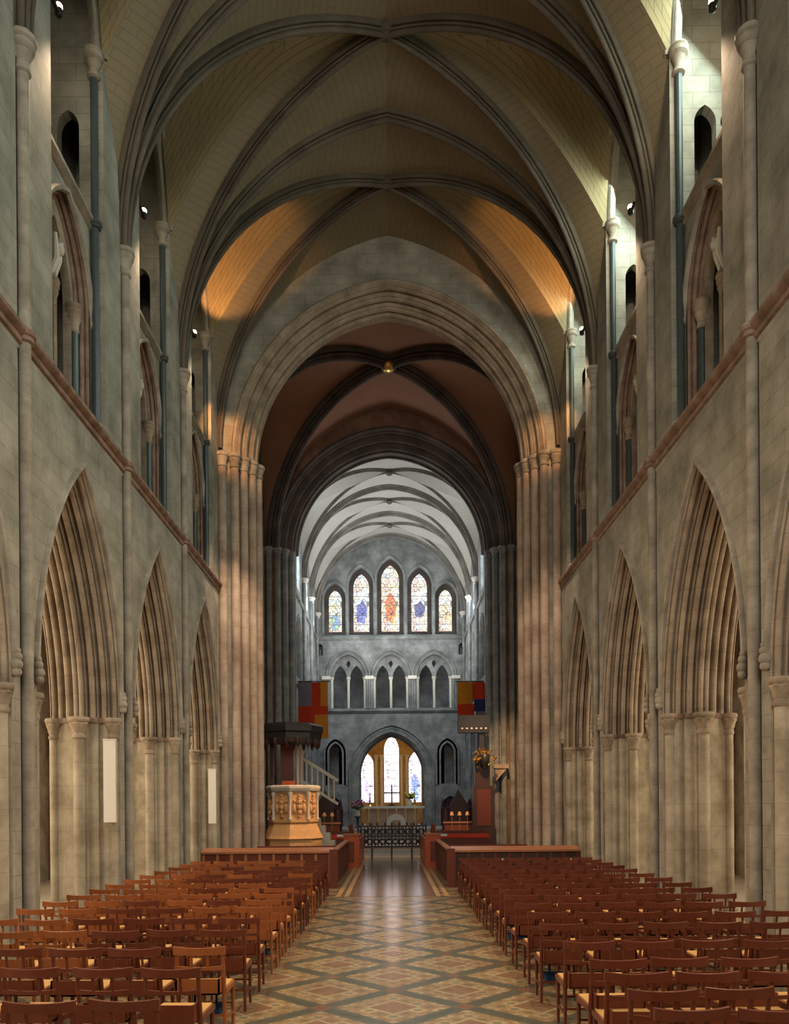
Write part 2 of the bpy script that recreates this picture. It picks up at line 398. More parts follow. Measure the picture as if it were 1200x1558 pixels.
# ------------------------------------------------------------------ nave walls
for sx in (-1, 1):
    T = YZ(sx); side = LN(sx)
    y0, y1 = BY[-1], BY[0]
    mb = MB()
    holes = [hole((BY[k]+BY[k+1])/2, AH+.005, -.2, AS, AR) for k in range(NB)]
    holes += [[(BY[k]-.14, .02), (BY[k]-.14, 8.45), (BY[k]+.14, 8.45), (BY[k]+.14, .02)] for k in range(1, NB)]
    mb.slab([(y0, -.3), (y1, -.3), (y1, 8.7), (y0, 8.7)], holes, T, W, W+.12)
    mb.slab([(y0, -.3), (y1, -.3), (y1, 8.7), (y0, 8.7)], holes[:NB], T, W+.12, W+1.3)
    holes = [hole((BY[k]+BY[k+1])/2, 1.1, 8.72, 15.5, 2.4) for k in range(NB)]
    holes += [[(BY[k]-.14, 8.85), (BY[k]-.14, 12.45), (BY[k]+.14, 12.45), (BY[k]+.14, 8.85)] for k in range(1, NB)]
    mb.slab([(y0, 8.7), (y1, 8.7), (y1, 19.4), (y0, 19.4)], holes, T, W, W+.22)
    # cross walls with passage doorways
    for k in range(NB+1):
        yy = BY[k]; a, b = max(yy-.86, y0), min(yy+.86, y1)
        for q0, q1 in ((a, a+.2), (b-.2, b)):
            mb.slab([(W+.22, 8.7), (W+1.15, 8.7), (W+1.15, 18.4), (W+.22, 18.4)], [hole(W+.69, .2, 12.62, 14.45, .32, 6), ], lambda p, z, t: (sx*p, t, z), q0, q1)
    mb.box(sx*(W+1.15), sx*(W+1.35), y0, y1, 8.7, 19.4)
    for k in range(NB):
        a, b = BY[k+1]+.86, BY[k]-.86
        mb.box(sx*(W+.5), sx*(W+1.15), a, b, 12.42, 12.6)
        mb.box(sx*(W+.22), sx*(W+1.15), a, b, 18.2, 18.4)
    struct('wall_'+side, mb, M['wall'])
    # aisle beyond: outer wall with blind windows, and its vault
    mb = MB()
    holes = [hole((BY[k]+BY[k+1])/2, .7, 2.6, 5.4, 1.1) for k in range(NB)]
    mb.slab([(y0, -.3), (y1+6, -.3), (y1+6, 9), (y0, 9)], holes, T, 10.2, 10.6)
    struct('wall_%s_aisle' % side, mb, M['arch'])
    mb = MB()
    for k in range(NB):
        yc = (BY[k]+BY[k+1])/2; rows = []
        for i in range(13):
            u = -1+2*i/12
            rows.append([(sx*(8.33+u*1.9), yc+v*2.1, 4.6+3.2*sqrt(max(0, 1-min(abs(u), abs(v))**2*.98))) for v in [-1+2*j/12 for j in range(13)]])
        mb.grid(rows)
    mb.box(sx*6.4, sx*10.3, y0, y1, 8.2, 8.4)
    o = struct('ceiling_%s_aisle' % side, mb, M['arch'])
    for k in range(NB+1):
        yy = BY[k]
        if k > 5: continue
        th = thing('aisle_respond', 'stone half column on the %s aisle wall, %s' % (side, PIERORD[k]), 'column', (sx*10.1, yy, 0), 'responds on the %s aisle wall' % side)
        MB().cyl(sx*10.08, yy, .16, 0, 4.3).build('shaft', M['pier'], th)
        capital(MB(), sx*10.08, yy, .16, 4.3, 4.65).build('capital', M['arch'], th)
    # arcade arches
    for k in range(NB):
        yc = (BY[k]+BY[k+1])/2; mb = MB()
        ring(mb, yc, AS, AH, AR, [(W+t, d) for t, d in ARCPROF], T, 18)
        trim(mb, M['arch'])
        mb = MB()     # hood mould
        ring(mb, yc, AS+.25, AH, AR-.25, [(W+.01, -.01), (W-.05, 0), (W-.07, .035), (W-.055, .07), (W-.02, .085), (W+.01, .09)], T, 18)
        o = trim(mb, M['trimstone'])
        for e in (-1, 1):
            m2 = MB()
            for j, (dz, r) in enumerate(((0, .085), (.11, .07), (-.1, .07), (.19, .05))):
                m2.ball((sx*(W-.05), yc+e*(AH+.04+.02*(j % 2)), AS+.27+dz), r, 10, 6)
            ob = m2.build('label_stop', M['trimstone'], o)
    # arcade piers
    for k in range(6):
        yy = BY[k]
        th = thing('arcade_pier', 'clustered limestone arcade pier on the %s of the nave, %s' % (side, PIERORD[k]), 'pier', (sx*(W+.65), yy, 0), 'arcade piers on the %s' % side)
        hw = 2.1-AH
        dirs = (-1, 1) if k not in (0,) else (-1,)
        mb = MB()
        for d in dirs:
            poly = [(sx*(W+.119), yy), (sx*(W+.119), yy+d*.14), (sx*(W+.001), yy+d*.14)]+[(sx*(W+.001+t*.9985), yy+d*(hw+p)) for t, p in CORE]+[(sx*(W+1.299), yy)]
            mb.prism(poly, 0, AS)
        mb.build('pier_core', M['pier'], th)
        for d in dirs:       # impost band
            mc = MB()
            poly = [(sx*(W+.0), yy+d*(hw-.02))]+[(sx*(W+t), yy+d*(hw+p+.05)) for t, p in CORE]+[(sx*(W+1.3), yy+d*(hw-.02))]
            mc.prism(poly, AS-.09, AS)
            mc.build('impost', M['rust'], th)
        for d in dirs:
            for (t, p, r) in ((.10, .075, .08), (.65, .30, .10), (1.20, .075, .08)):
                x, y = sx*(W+t), yy+d*(hw+p)
                MB().cyl(x, y, r, .25, AS-.36, 14).build('shaft', M['pier'], th)
                capital(MB(), x, y, r, AS-.38, AS).build('capital', M['arch'], th)
                basemould(MB(), x, y, r, 0, .27).build('base', M['pier'], th)
    # string course at the gallery sill
    mb = MB()
    pr = [(W+.01, 8.50), (W-.04, 8.52), (W-.05, 8.57), (W-.03, 8.61), (W-.08, 8.63), (W-.115, 8.67), (W-.115, 8.73), (W-.08, 8.77), (W+.01, 8.82)]
    mb.grid([[(sx*x, y, z) for y in (y0, y1)] for x, z in pr])
    trim(mb, M['rust'])
    # vaulting shafts
    for k in range(1, 6):
        yy = BY[k]; x = sx*(W-.035); r = .085
        th = thing('vaulting_shaft', 'tall slender shaft rising up the %s nave wall to the vault, %s' % (side, PIERORD[k]), 'column', (x, yy, 0), 'vaulting shafts on the %s wall' % side)
        m = MB().cyl(x, yy, r, .25, 8.58, 14)
        m.build('lower_shaft', M['trimstone'], th)
        m = MB().cyl(x, yy, r, 8.75, 12.4, 14)
        m.build('upper_shaft', M['trimstone'], th)
        ringband(MB(), x, yy, r, 8.66, .22, 1.75).build('shaft_ring', M['rust'], th)
        m = MB(); m.lathe(x, yy, [(r*q, z+.17) for q, z in [(1, 12.12), (1.35, 12.15), (1.35, 12.19), (1.08, 12.22), (1.12, 12.3), (1.6, 12.4), (1.5, 12.43), (1.95, 12.47), (2.05, 12.52), (1.85, 12.54), (2.2, 12.57), (2.2, 12.63), (1.9, 12.66)]], 20)
        m.build('capital', M['trimstone'], th)
        basemould(MB(), x, yy, r, 0).build('base', M['trimstone'], th)
    # gallery arcade, recess shafts, lamps
    for k in range(5):
        yc = (BY[k]+BY[k+1])/2; xa = W+.22; where = 'in the bay '+ORD[k]
        th = thing('triforium_arcade', 'moulded two-light gallery arch on the %s wall %s' % (side, where), 'arcade', (sx*xa, yc, 8.7), 'gallery arches on the %s wall' % side)
        g = .72
        m = MB()
        lights = [hole(yc+e*.345, .285, 8.9, 10.85, .85, 8) for e in (-1, 1)]
        oc = [(yc+.17*cos(2*PI*i/16)*(1+.18*cos(4*2*PI*i/16)), 11.72+.17*sin(2*PI*i/16)*(1+.18*cos(4*2*PI*i/16))) for i in range(16)]
        m.slab(hole(yc, .74, 8.72, 10.85, 1.35, 10), lights+[oc], T, xa+.2, xa+.34)
        m.build('tracery', M['arch'], th)
        m = MB()
        m.slab([(yc-1.26, 8.7), (yc+1.26, 8.7), (yc+1.26, 12.5), (yc-1.26, 12.5)], [hole(yc, .97, 8.72, 10.85, 1.52, 12)], T, xa, xa+.3)
        m.build('screen_wall', M['wall'], th)
        m = MB()
        pf = [(xa, .0)]+arcp(xa+.05, -.0, .035)+[(xa+.09, -.03)]+arcp(xa+.13, -.07, .035)+[(xa+.17, -.10)]+arcp(xa+.21, -.14, .035)+[(xa+.25, -.17), (xa+.3, -.24)]
        ring(m, yc, 10.85, .97, 1.52, pf, T, 12, 8.75)
        m.build('arch_moulding', M['rust'], th)
        m = MB(); ring(m, yc, 10.75, 1.0, 1.55, [(xa+.01, -.02), (xa-.05, 0), (xa-.06, .05), (xa-.03, .08), (xa+.01, .09)], T, 12)
        for e in (-1, 1): m.ball((sx*(xa-.03), yc+e*1.05, 10.72), .085, 8, 5)
        m.build('hood_mould', M['trimstone'], th)
        m = MB()
        for e in (-1, 1):
            m.tube([(sx*(xa+.27), yc+e*.06, 10.9), (sx*(xa+.16), yc+e*.04, 11.2), (sx*(xa+.14), yc+e*.13, 11.55)], [.05, .06, .03], 8)
        m.ball((sx*(xa+.14), yc, 11.35), .1, 8, 6); m.build('carved_boss', M['palestone'], th)
        for (dy, r, mt) in ((0, .07, 'marble'), (-.72, .075, 'marble'), (.72, .075, 'marble')):
            MB().cyl(sx*(xa+.27 if dy == 0 else xa+.18), yc+dy, r, 8.75, 10.45, 12).build('shaft', M[mt], th)
            m = MB(); m.lathe(sx*(xa+.27 if dy == 0 else xa+.18), yc+dy, [(r, 10.4), (r*1.3, 10.43), (r*1.1, 10.48), (r*1.15, 10.55), (r*1.7, 10.66), (r*1.5, 10.69), (r*1.95, 10.75), (r*1.8, 10.79), (r*2.1, 10.83), (r*1.9, 10.88)], 16)
            m.build('capital', M['arch'], th)
        # gallery top string
        m = MB(); m.grid([[(sx*x, y, z) for y in (yc-1.27, yc+1.27)] for x, z in [(xa+.5, 12.38), (xa-.0, 12.4), (xa-.06, 12.44), (xa-.03, 12.5), (xa-.09, 12.53), (xa-.09, 12.6), (xa-.03, 12.64), (xa+.5, 12.66)]])
        trim(m, M['trimstone'])
        # corner shafts
        for e in (-1, 1):
            x, y, r = sx*(W+.14), yc+e*1.03, .065
            th = thing('recess_shaft', '%s dark marble corner shaft, %s gallery recess, bay %s' % ('near' if e < 0 else 'far', side, ORD[k]), 'column', (x, y, 8.7), 'corner shafts of the %s gallery recesses' % side)
            MB().cyl(x, y, r, 8.95, 12.45, 10).build('lower_shaft', M['marble'], th)
            MB().cyl(x, y, r, 12.6, 15.2, 10).build('upper_shaft', M['marble'], th)
            ringband(MB(), x, y, r, 12.52, .16, 1.9).build('shaft_ring', M['marble'], th)
            m = MB(); m.lathe(x, y, [(r, 15.12), (r*1.7, 15.14), (r*1.7, 15.19), (r*1.1, 15.22), (r*1.25, 15.3), (r*2.0, 15.40), (r*1.6, 15.43), (r*2.5, 15.47), (r*2.7, 15.52), (r*2.3, 15.55), (r*2.7, 15.58), (r*2.4, 15.62)], 14)
            m.build('capital', M['trimstone'], th)
            basemould(MB(), x, y, r*1.2, 8.72, .26).build('base', M['palestone'], th)
        # upper arch order of the recess
        m = MB()
        pf = [(W+.01, .07), (W-.07, .05)]+arcp(W-.04, .03, .04)+[(W+.02, 0), (W+.04, -.05)]+arcp(W+.10, -.05, .05)+[(W+.17, -.05), (W+.22, .0)]
        ring(m, yc, 15.55, 1.1, 2.35, pf, T, 12)
        trim(m, M['trimstone'])

# ------------------------------------------------------------------ ribs and vault webs
RH = [(-.15, .06), (-.15, -.04), (-.135, -.07), (-.10, -.075), (-.085, -.05), (-.07, -.02), (-.065, -.06)]
RP = RH+arcp(-.068, -.12, .03, .75*PI, 1.75*PI, 4)+[(-.04, -.06), (-.035, -.13)]+arcp(0, -.20, .055, PI*.9, 2.1*PI, 7)+[(.035, -.13), (.04, -.06)]+arcp(.068, -.12, .03, 1.25*PI, 2.25*PI, 4)+[(-x, y) for x, y in RH[::-1]]
def rib_curve(p0, p1, zs, zt, n=20):
    """quarter arc from spring plan point p0 up to crown plan point p1"""
    p0, p1 = Vector(p0), Vector(p1); a = (p1-p0).length; h = zt-zs; R = arch_R(a, h); c = R-a; th = math.acos(c/R) if c >= 0 else PI-math.acos(-c/R)
    out = []
    for i in range(n+1):
        t = th*i/n; d = a-(-c+R*cos(t)); q = p0+(p1-p0)*(d/a)
        out.append((Vector((q.x, q.y, zs+R*sin(t))), Vector(((p0-p1).x/a*cos(t), (p0-p1).y/a*cos(t), sin(t)))))
    return out
def rib(mb, p0, p1, zs, zt, sc_=1., n=20, prof=RP):
    cv = rib_curve(p0, p1, zs, zt, n); d = (Vector(p1)-Vector(p0)); d = d.normalized()
    B = Vector((-d.y, d.x, 0))
    rows = [[c+B*b*sc_+nn*a*sc_ for (c, nn) in cv] for b, a in prof]
    mb.grid(rows); mb.add([q[0] for q in rows], [tuple(range(len(rows)))])
def uvgrid(rows, flipuv=False):
    """metric uv: u along rows' inner index, v across rows"""
    out = []
    for j, r in enumerate(rows):
        u = 0; rr = []
        for i, p in enumerate(r):
            if i: u += (Vector(r[i])-Vector(r[i-1])).length
            rr.append(u)
        out.append(rr)
    cols = []
    for i in range(len(rows[0])):
        v = 0; cc = []
        for j in range(len(rows)):
            if j: v += (Vector(rows[j][i])-Vector(rows[j-1][i])).length
            cc.append(v)
        cols.append(cc)
    return [[(cols[i][j], out[j][i]) if flipuv else (out[j][i], cols[i][j]) for i in range(len(rows[0]))] for j in range(len(rows))]

XS = W+.10
def lerp(a, b, t): return a+(b-a)*t
web, web2 = MB(), MB()
for k in range(NB):
    yc = (BY[k]+BY[k+1])/2; boss = (0, yc)
    for sx in (-1, 1):
        for e in (-1, 1):
            yb = yc+e*BAY/2
            Dg = [c for c, _ in rib_curve((sx*XS, yb), boss, ZC, ZR, 24)]
            Tr = [c for c, _ in rib_curve((sx*XS, yb), (0, yb), ZC, ZR, 24)]
            rows = [[tuple(Dg[i].lerp(Tr[i], j/6)) for i in range(25)] for j in range(7)]
            web2.grid(rows, uvgrid(rows, True))
            # plough-share piece between the diagonal rib and the groin
            Gp = []
            for i in range(25):
                if i < 7:
                    q = i/7; Gp.append(Vector((sx*lerp(W+.09, W, q), yb-e*1.0*q**1.3, lerp(ZC, 15.55, q))))
                else:
                    q = (i-7)/17; Gp.append(Vector((sx*W*(1-q), yc+e*1.1*(1-q), 15.55+(ZR-15.55)*(1-(1-q)**2.4))))
            rows = [[tuple(Dg[i].lerp(Gp[i], j/5)) for i in range(25)] for j in range(6)]
            web2.grid(rows, uvgrid(rows, True))
            # lateral cell
            G2 = [Gp[i] for i in range(7, 25)]; n2 = len(G2)-1
            rows = []
            for j in range(9):
                f = j/8; r_ = []
                for i in range(n2+1):
                    q = i/n2; g = G2[i]
                    zt = lerp(17.9, ZR, 1-(1-q)**1.6)
                    # pointed section between groin and ridge
                    a = abs(g.y-yc); hh = max(zt-g.z, 0)
                    yy = (1-f)
                    zz = sin(PI/2*(f**.8)) if a > .01 else f
                    r_.append((g.x, yc+(g.y-yc)*yy, g.z+hh*(zz*.85+.15*f)))
                rows.append(r_)
            web.grid(rows, uvgrid(rows))
            m = MB(); rib(m, (sx*(XS-.02), yb-e*.07), boss, ZC, ZR-.03, .85)
            trim(m, M['rib'])
    m = MB(); m.ball((0, yc, ZR-.17), .13, 14, 8, .6); m.lathe(0, yc, [(.16, ZR-.2), (.18, ZR-.12), (.16, ZR)], 16)
    trim(m, M['rib'])
for k in range(1, NB+1):
    m = MB()
    for sx in (-1, 1): rib(m, (sx*(XS+(.0 if k else .08)), BY[k]-(0 if k else .1)), (0, BY[k]-(0 if k else .1)), ZC, ZR-.03, .92)
    trim(m, M['rib'])
m = MB()
for sx in (-1,):
    rows = [[(x, y, ZR+z) for y in (BY[-1], BY[0])] for x, z in ((-.06, .03), (-.06, -.04), (-.03, -.07), (.03, -.07), (.06, -.04), (.06, .03))]
    m.grid(rows)
ce = MB()
struct('ceiling_nave_side_cells', web, M['web'])
struct('ceiling_nave', web2, M['web2'])
m = MB(); m.box(-6.4, 6.4, BY[-1], ENDY, 19.4, 19.6); struct('ceiling_roof', m, M['dark'])

# ------------------------------------------------------------------ floors
m = MB(); m.box(-10.3, 10.3, BY[-1]-.3, 32.3, -.3, 0); struct('floor', m, M['floor'], False)
m = MB(); m.box(-1.02, 1.02, 18.4, 32.3, 0, .004); struct('floor_chancel_path', m, M['path'], False)
for s in (-1, 1):
    for q in (1.02, 1.22):
        m = MB(); m.box(s*q, s*(q+.11), 18.4, 32.3, 0, .006); trim(m, M['border'])
for s in (-1, 1):
    m = MB(); m.box(s*6.45, s*10.2, BY[-1], 30, 0, .005); struct('floor_%s_aisle' % LN(s), m, M['aislefloor'], False)
m = MB(); m.box(-1.5, 1.5, 32.3, 32.62, 0, .15); m.box(-1.5, 1.5, 32.62, 32.94, 0, .3); trim(m, M['palestone']); m = MB(); m.box(-5.6, 5.6, 32.94, 38.0, -.3, .45); m.box(-4.2, 4.2, 38.0, 38.4, -.3, .6); m.box(-4.2, 4.2, 38.4, 38.8, -.3, .8); m.box(-4.2, 4.2, 38.8, 52.6, -.3, 1.0)
struct('floor_choir', m, M['slate'], False)

# ------------------------------------------------------------------ crossing
def step_prof(t0, T, steps, rr=.09):
    """stepped orders with rolls, mirrored; steps = list of depths"""
    n = len(steps); w = (T*.5-.12)/n; out = [(0, 0)]; d = 0
    for i, s in enumerate(steps):
        t = w*i
        out += [(t+.02, -d)]+arcp(t+w*.45, -d-.0, min(rr, w*.33))+[(t+w*.85, -d), (t+w, -s)]; d = s
    return [(t0+t, q) for t, q in out]+[(t0+T-t, q) for t, q in out[::-1]]
def cross_wall(y, T, a_out, zs, apex, steps, mat, name, zt, hoodmat):
    m = MB(); h = apex-zs
    m.slab([(-7.5, -.3), (7.5, -.3), (7.5, zt), (-7.5, zt)], [hole(0, a_out, -.2, zs, h, 20)], XZ, y, y+T)
    struct(name, m, mat)
    m = MB(); ring(m, 0, zs, a_out, h, step_prof(y, T, steps), XZ, 24); trim(m, hoodmat)
    m = MB(); ring(m, 0, zs, a_out, h, [(y+.01, .18), (y-.05, .16), (y-.09, .12), (y-.09, .06), (y-.04, .03), (y+.0, -.01)], XZ, 24); trim(m, hoodmat)
    return m
cross_wall(ENDY, 1.75, 4.54, 12.6, 17.68, [.16, .31, .46], M['wall'], 'wall_crossing_west', 19.4, M['arch'])
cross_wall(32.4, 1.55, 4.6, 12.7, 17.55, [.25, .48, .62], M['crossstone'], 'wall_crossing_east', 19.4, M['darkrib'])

def jamb_pier(label, s, y, T, a_out, steps, shafts, mat, zc, r, name='crossing_pier', cmat='trimstone'):
    th = thing(name, label, 'pier', (s*(a_out+.3), y+T/2, 0), 'great piers of the crossing')
    n = len(steps); w = (T*.5-.12)/n; pts = [(0, 0)]; d = 0
    for i, q in enumerate(steps): pts += [(w*(i+1), d), (w*(i+1), q)]; d = q
    pts = pts+[(T-t, q) for t, q in pts[::-1]]
    m = MB(); m.prism([(s*(a_out-q), y+.001+t*.998) for t, q in pts]+[(s*(a_out+.01), y+T-.002), (s*(a_out+.01), y+.002)], 0, zc)
    m.build('pier_core', mat, th)
    for (x, yy) in shafts:
        MB().cyl(s*x, yy, r, .3, zc-.35, 16).build('shaft', mat, th)
        m = MB(); m.lathe(s*x, yy, [(r, zc-.38), (r*1.25, zc-.35), (r*1.1, zc-.3), (r*1.12, zc-.22), (r*1.5, zc-.12), (r*1.35, zc-.09), (r*1.65, zc-.05), (r*1.7, zc+.02), (r*1.5, zc+.05)], 18); m.build('capital', M[cmat], th)
        basemould(MB(), s*x, yy, r, 0, .35).build('base', mat, th)
    return th
for s in (-1, 1):
    jamb_pier('tall %s crossing pier of clustered shafts beside the end of the nave' % LN(s), s, ENDY, 1.75, 4.54, [.16, .31, .46],
              [(4.97, ENDY-.09), (4.62, ENDY+.02), (4.40, ENDY+.30), (4.20, ENDY+.57), (4.06, ENDY+.87), (4.22, ENDY+1.3)], M['cross'], 12.6, .125)
    jamb_pier('tall grey %s pier of slim shafts at the choir entrance' % LN(s), s, 32.4, 1.55, 4.6, [.25, .48, .62],
              [(5.25, 32.3), (4.95, 32.28), (4.62, 32.36), (4.35, 32.6), (4.12, 32.9), (4.3, 33.7)], M['choir'], 12.7, .12, cmat='choir')
# side arches to the transepts
for s in (-1, 1):
    m = MB(); m.slab([(25.3, -.3), (32.4, -.3), (32.4, 19.4), (25.3, 19.4)], [hole(28.85, 3.1, -.2, 12.7, 5.2, 16)], YZ(s), 5.35, 6.4)
    struct('wall_%s_transept' % LN(s), m, M['choir'])
    m = MB(); ring(m, 28.85, 12.7, 3.1, 5.2, [(5.33, 0), (5.33, .2), (5.2, .25), (5.1, .3), (5.1, .1), (5.35, 0)], YZ(s), 18); trim(m, M['darkrib'])
    m = MB(); m.box(s*11.5, s*11.7, 23, 35, -.3, 18); m.box(s*6.4, s*11.7, 22.9, 23.1, 8.4, 18); m.box(s*6.4, s*11.7, 34.8, 35, -.3, 18); m.box(s*6.4, s*11.7, 23, 35, 18, 18.2)
    m.box(s*10.2, s*11.7, 32.3, 35, -.3, 0); m.box(s*10.3, s*11.7, 22.9, 32.3, -.3, 0)
    struct('wall_%s_transept_far' % LN(s), m, M['choir'])
# crossing vault
cw = MB(); CX, CY0, CY1, CZS, CZT = 4.9, 25.35, 32.35, 12.7, 18.45; cc = (0, 28.85)
for sx in (-1, 1):
    for yb in (CY0, CY1):
        Dg = [c for c, _ in rib_curve((sx*CX, yb), cc, CZS, CZT, 24)]
        T1 = [c for c, _ in rib_curve((sx*CX, yb), (0, yb), CZS, CZT, 24)]
        T2 = [c for c, _ in rib_curve((sx*(CX+.4), yb), (sx*(CX+.4), cc[1]), CZS, CZT, 24)]
        for TT in (T1, T2):
            rows = [[tuple(Dg[i].lerp(TT[i], j/6)) for i in range(25)] for j in range(7)]; cw.grid(rows, uvgrid(rows, True))
        m = MB(); rib(m, (sx*(CX-.05), yb), cc, CZS, CZT-.03, 1.5); trim(m, M['darkrib'])
m = MB(); m.ball((0, 28.85, CZT-.25), .3, 14, 8, .7); trim(m, M['gold'])
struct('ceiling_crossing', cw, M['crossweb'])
m = MB(); m.box(-6.4, 6.4, 25.3, 32.4, 19.2, 19.4); struct('ceiling_roof_crossing', m, M['dark'])

# ------------------------------------------------------------------ choir
CW, CE = 4.15, 44.0; CB = [33.95+i*(CE-33.95)/3 for i in range(4)]; CS, CT = 12.9, 17.3
for s in (-1, 1):
    m = MB()
    holes = []
    for i in range(3):
        c = (CB[i]+CB[i+1])/2
        holes += [hole(c, 1.15, .5, 4.4, 2.4, 10), hole(c, .95, 7.9, 9.4, 1.3, 10), hole(c, .55, 11.9, 13.6, 1.0, 8)]
    m.slab([(33.95, -.3), (CE, -.3), (CE, 17.5), (33.95, 17.5)], holes, YZ(s), CW, CW+.6)
    m.box(s*(CW+1.4), s*(CW+1.5), 33.9, CE+.5, .3, 11.3)
    struct('wall_choir_%s' % LN(s), m, M['choir'])
    for i in range(3):
        c = (CB[i]+CB[i+1])/2
        o = MB().slab(hole(c, .56, 11.88, 13.6, 1.01, 8), [], YZ(s), CW+.4, CW+.43).build('window_%d' % (10+i+(3 if s > 0 else 0)), M['white']); o['kind'] = 'structure'
        o.data.materials.clear(); o.data.materials.append(emis('daylight glass', (.80, .92, 1.0), 9 if s < 0 else 5))
        m = MB(); ring(m, c, 4.4, 1.15, 2.4, [(CW, .12), (CW-.06, .1), (CW-.06, .02), (CW, -.02), (CW+.1, -.08), (CW+.2, -.1), (CW+.6, -.1)], YZ(s), 12, .5); trim(m, M['choir'])
        m = MB(); ring(m, c, 9.4, .95, 1.3, [(CW, .12), (CW-.06, .1), (CW-.06, .02), (CW, -.02), (CW+.1, -.08), (CW+.3, -.1)], YZ(s), 12, 7.9); trim(m, M['choir'])
    for zz in (7.5, 11.45):
        m = MB(); m.box(s*(CW-.1), s*CW, 33.95, CE, zz-.08, zz+.08); trim(m, M['choir'])
    for i in range(1, 4):
        yy = CB[i] if i < 3 else CE-.12
        th = thing('choir_shaft', 'slim grey wall shaft on the %s side of the choir, %s' % (LN(s), ['', 'nearest the choir arch', 'farther east', 'in the east corner'][i]), 'column', (s*(CW-.08), yy, .45), 'choir wall shafts')
        for dd in (-.16, 0, .16):
            if i == 3 and dd > 0: continue
            MB().cyl(s*(CW-.08), yy+dd, .08, .45, CS-.25, 10).build('shaft', M['choir'], th)
        capital(MB(), s*(CW-.08), yy, .12, CS-.3, CS, leafy=False).build('capital', M['palestone'], th)
cv = MB()
for i in range(3):
    yc = (CB[i]+CB[i+1])/2; hb = (CB[i+1]-CB[i])/2
    for sx in (-1, 1):
        for e in (-1, 1):
            yb = yc+e*hb
            Dg = [c for c, _ in rib_curve((sx*CW, yb), (0, yc), CS, CT, 20)]
            T1 = [c for c, _ in rib_curve((sx*CW, yb), (0, yb), CS, CT, 20)]
            T2 = [Vector((sx*CW, lerp(yb, yc, sin(PI/2*q/20)**1.0 if 0 else 1-cos(PI/2*q/20)), CS+2.6*sin(PI/2*q/20)+(CT-CS-2.6)*0)) for q in range(21)]
            # side cell: from diagonal to wall rib
            rows = [[tuple(Dg[q].lerp(T1[q], j/5)) for q in range(21)] for j in range(6)]; cv.grid(rows, uvgrid(rows, True))
            rows = [[tuple(Dg[q].lerp(T2[q], j/5)) for q in range(21)] for j in range(6)]; cv.grid(rows, uvgrid(rows, True))
            m = MB(); rib(m, (sx*(CW-.02), yb), (0, yc), CS, CT-.02, .5); trim(m, M['choirrib'])
    m = MB(); m.ball((0, yc, CT-.15), .16, 12, 6, .7); trim(m, M['rib'])
for i in range(4):
    m = MB(); yb = CB[i]-(.12 if i == 3 else 0)
    for sx in (-1, 1): rib(m, (sx*(CW-.02), yb), (0, yb), CS, CT-.02, .85)
    trim(m, M['choirrib'])
struct('ceiling_choir', cv, M['choirweb'])
m = MB(); m.box(-4.8, 4.8, 33.9, 44, 17.5, 17.7); struct('ceiling_roof_choir', m, M['dark'])

# east wall
LAN = [(-3.10, .36, 11.95, 13.75, .55), (-1.63, .44, 11.95, 14.45, .75), (0, .50, 11.95, 14.85, .85), (1.63, .44, 11.95, 14.45, .75), (3.10, .36, 11.95, 13.75, .55)]
TRI = [-2.38, 0, 2.42]
m = MB()
holes = [hole(x, a+.26, 11.68, zs, h+.32, 10) for x, a, z0, zs, h in LAN]
holes += [hole(x, .98, 7.6, 9.35, 1.25, 12) for x in TRI]
holes += [hole(0, 1.95, .8, 3.9, 2.35, 16)]
holes += [hole(x, .36, 3.35, 5.1, .55, 8) for x in (-3.12, 3.12)]
holes += [hole(x, .5, .8, 1.9, .7, 8) for x in (-3.3, 3.3)]
holes += [hole(x, .17, 10.55, 11.0, .2, 6) for x in (-3.95, 3.95)]
m.slab([(-4.9, -.3), (4.9, -.3), (4.9, 17.7), (-4.9, 17.7)], holes, XZ, CE, CE+.9)
m.box(-4.9, 4.9, CE+3.2, CE+3.35, 7.2, 11.5); m.box(-4.9, 4.9, CE+.9, CE+3.2, 7.3, 7.45); m.box(-4.9, 4.9, CE+.9, CE+3.2, 11.4, 11.6)
for x in (-3.2, 3.2): m.box(x-.8, x+.8, CE+.9, CE+1.0, .5, 6.2)
struct('wall_east', m, M['choir'])

figs = [((.75, .80, .62), (.30, .50, .28), (.2, .3, .55), 12.5, .5), ((.85, .86, .82), (.06, .07, .42), (.16, .20, .55), 13.05, .75), ((.90, .84, .70), (.62, .11, .03), (.75, .30, .06), 13.3, .95), ((.90, .86, .82), (.03, .05, .26), (.10, .10, .30), 13.2, .5), ((.92, .84, .72), (.80, .60, .40), (.7, .5, .3), 12.9, .4)]
nm = ['far left', 'second', 'central', 'fourth', 'far right']
for i, ((x, a, z0, zs, h), (bc, f1, f2, cz, hz)) in enumerate(zip(LAN, figs)):
    gm = glass_mat('stained glass %d' % i, bc, f1, f2, cz, hz, 1.15, 4.5, .5)
    # origin at window centre so figure maps on object coords
    mb = MB().slab(hole(0, a, z0, zs, h, 10), [], XZ, 0, .03)
    o = mb.build('window_%d' % (i+1), gm); o.location = (x, CE+.5, 0); o['kind'] = 'structure'
    m = MB(); m.slab(hole(0, a+.27, z0-.27, zs, h+.33, 10), [hole(0, a, z0, zs, h, 10)], XZ, -.06, .1); fr = m.build('window_frame', M['darkrib'], o)
    m = MB(); ring(m, x, zs, a+.26, h+.32, [(CE, .1), (CE-.07, .09), (CE-.08, .03), (CE-.02, 0), (CE+.05, -.03)], XZ, 12, 11.8); trim(m, M['choir'])
for z, w_ in ((11.5, .1), (7.42, .12)):
    m = MB(); m.grid([[(x, CE-p, z+q) for x in (-4.15, 4.15)] for p, q in ((-.01, -.12), (.06, -.1), (.1, -.04), (w_+.04, 0), (w_+.04, .06), (-.01, .12))]); trim(m, M['choir'])
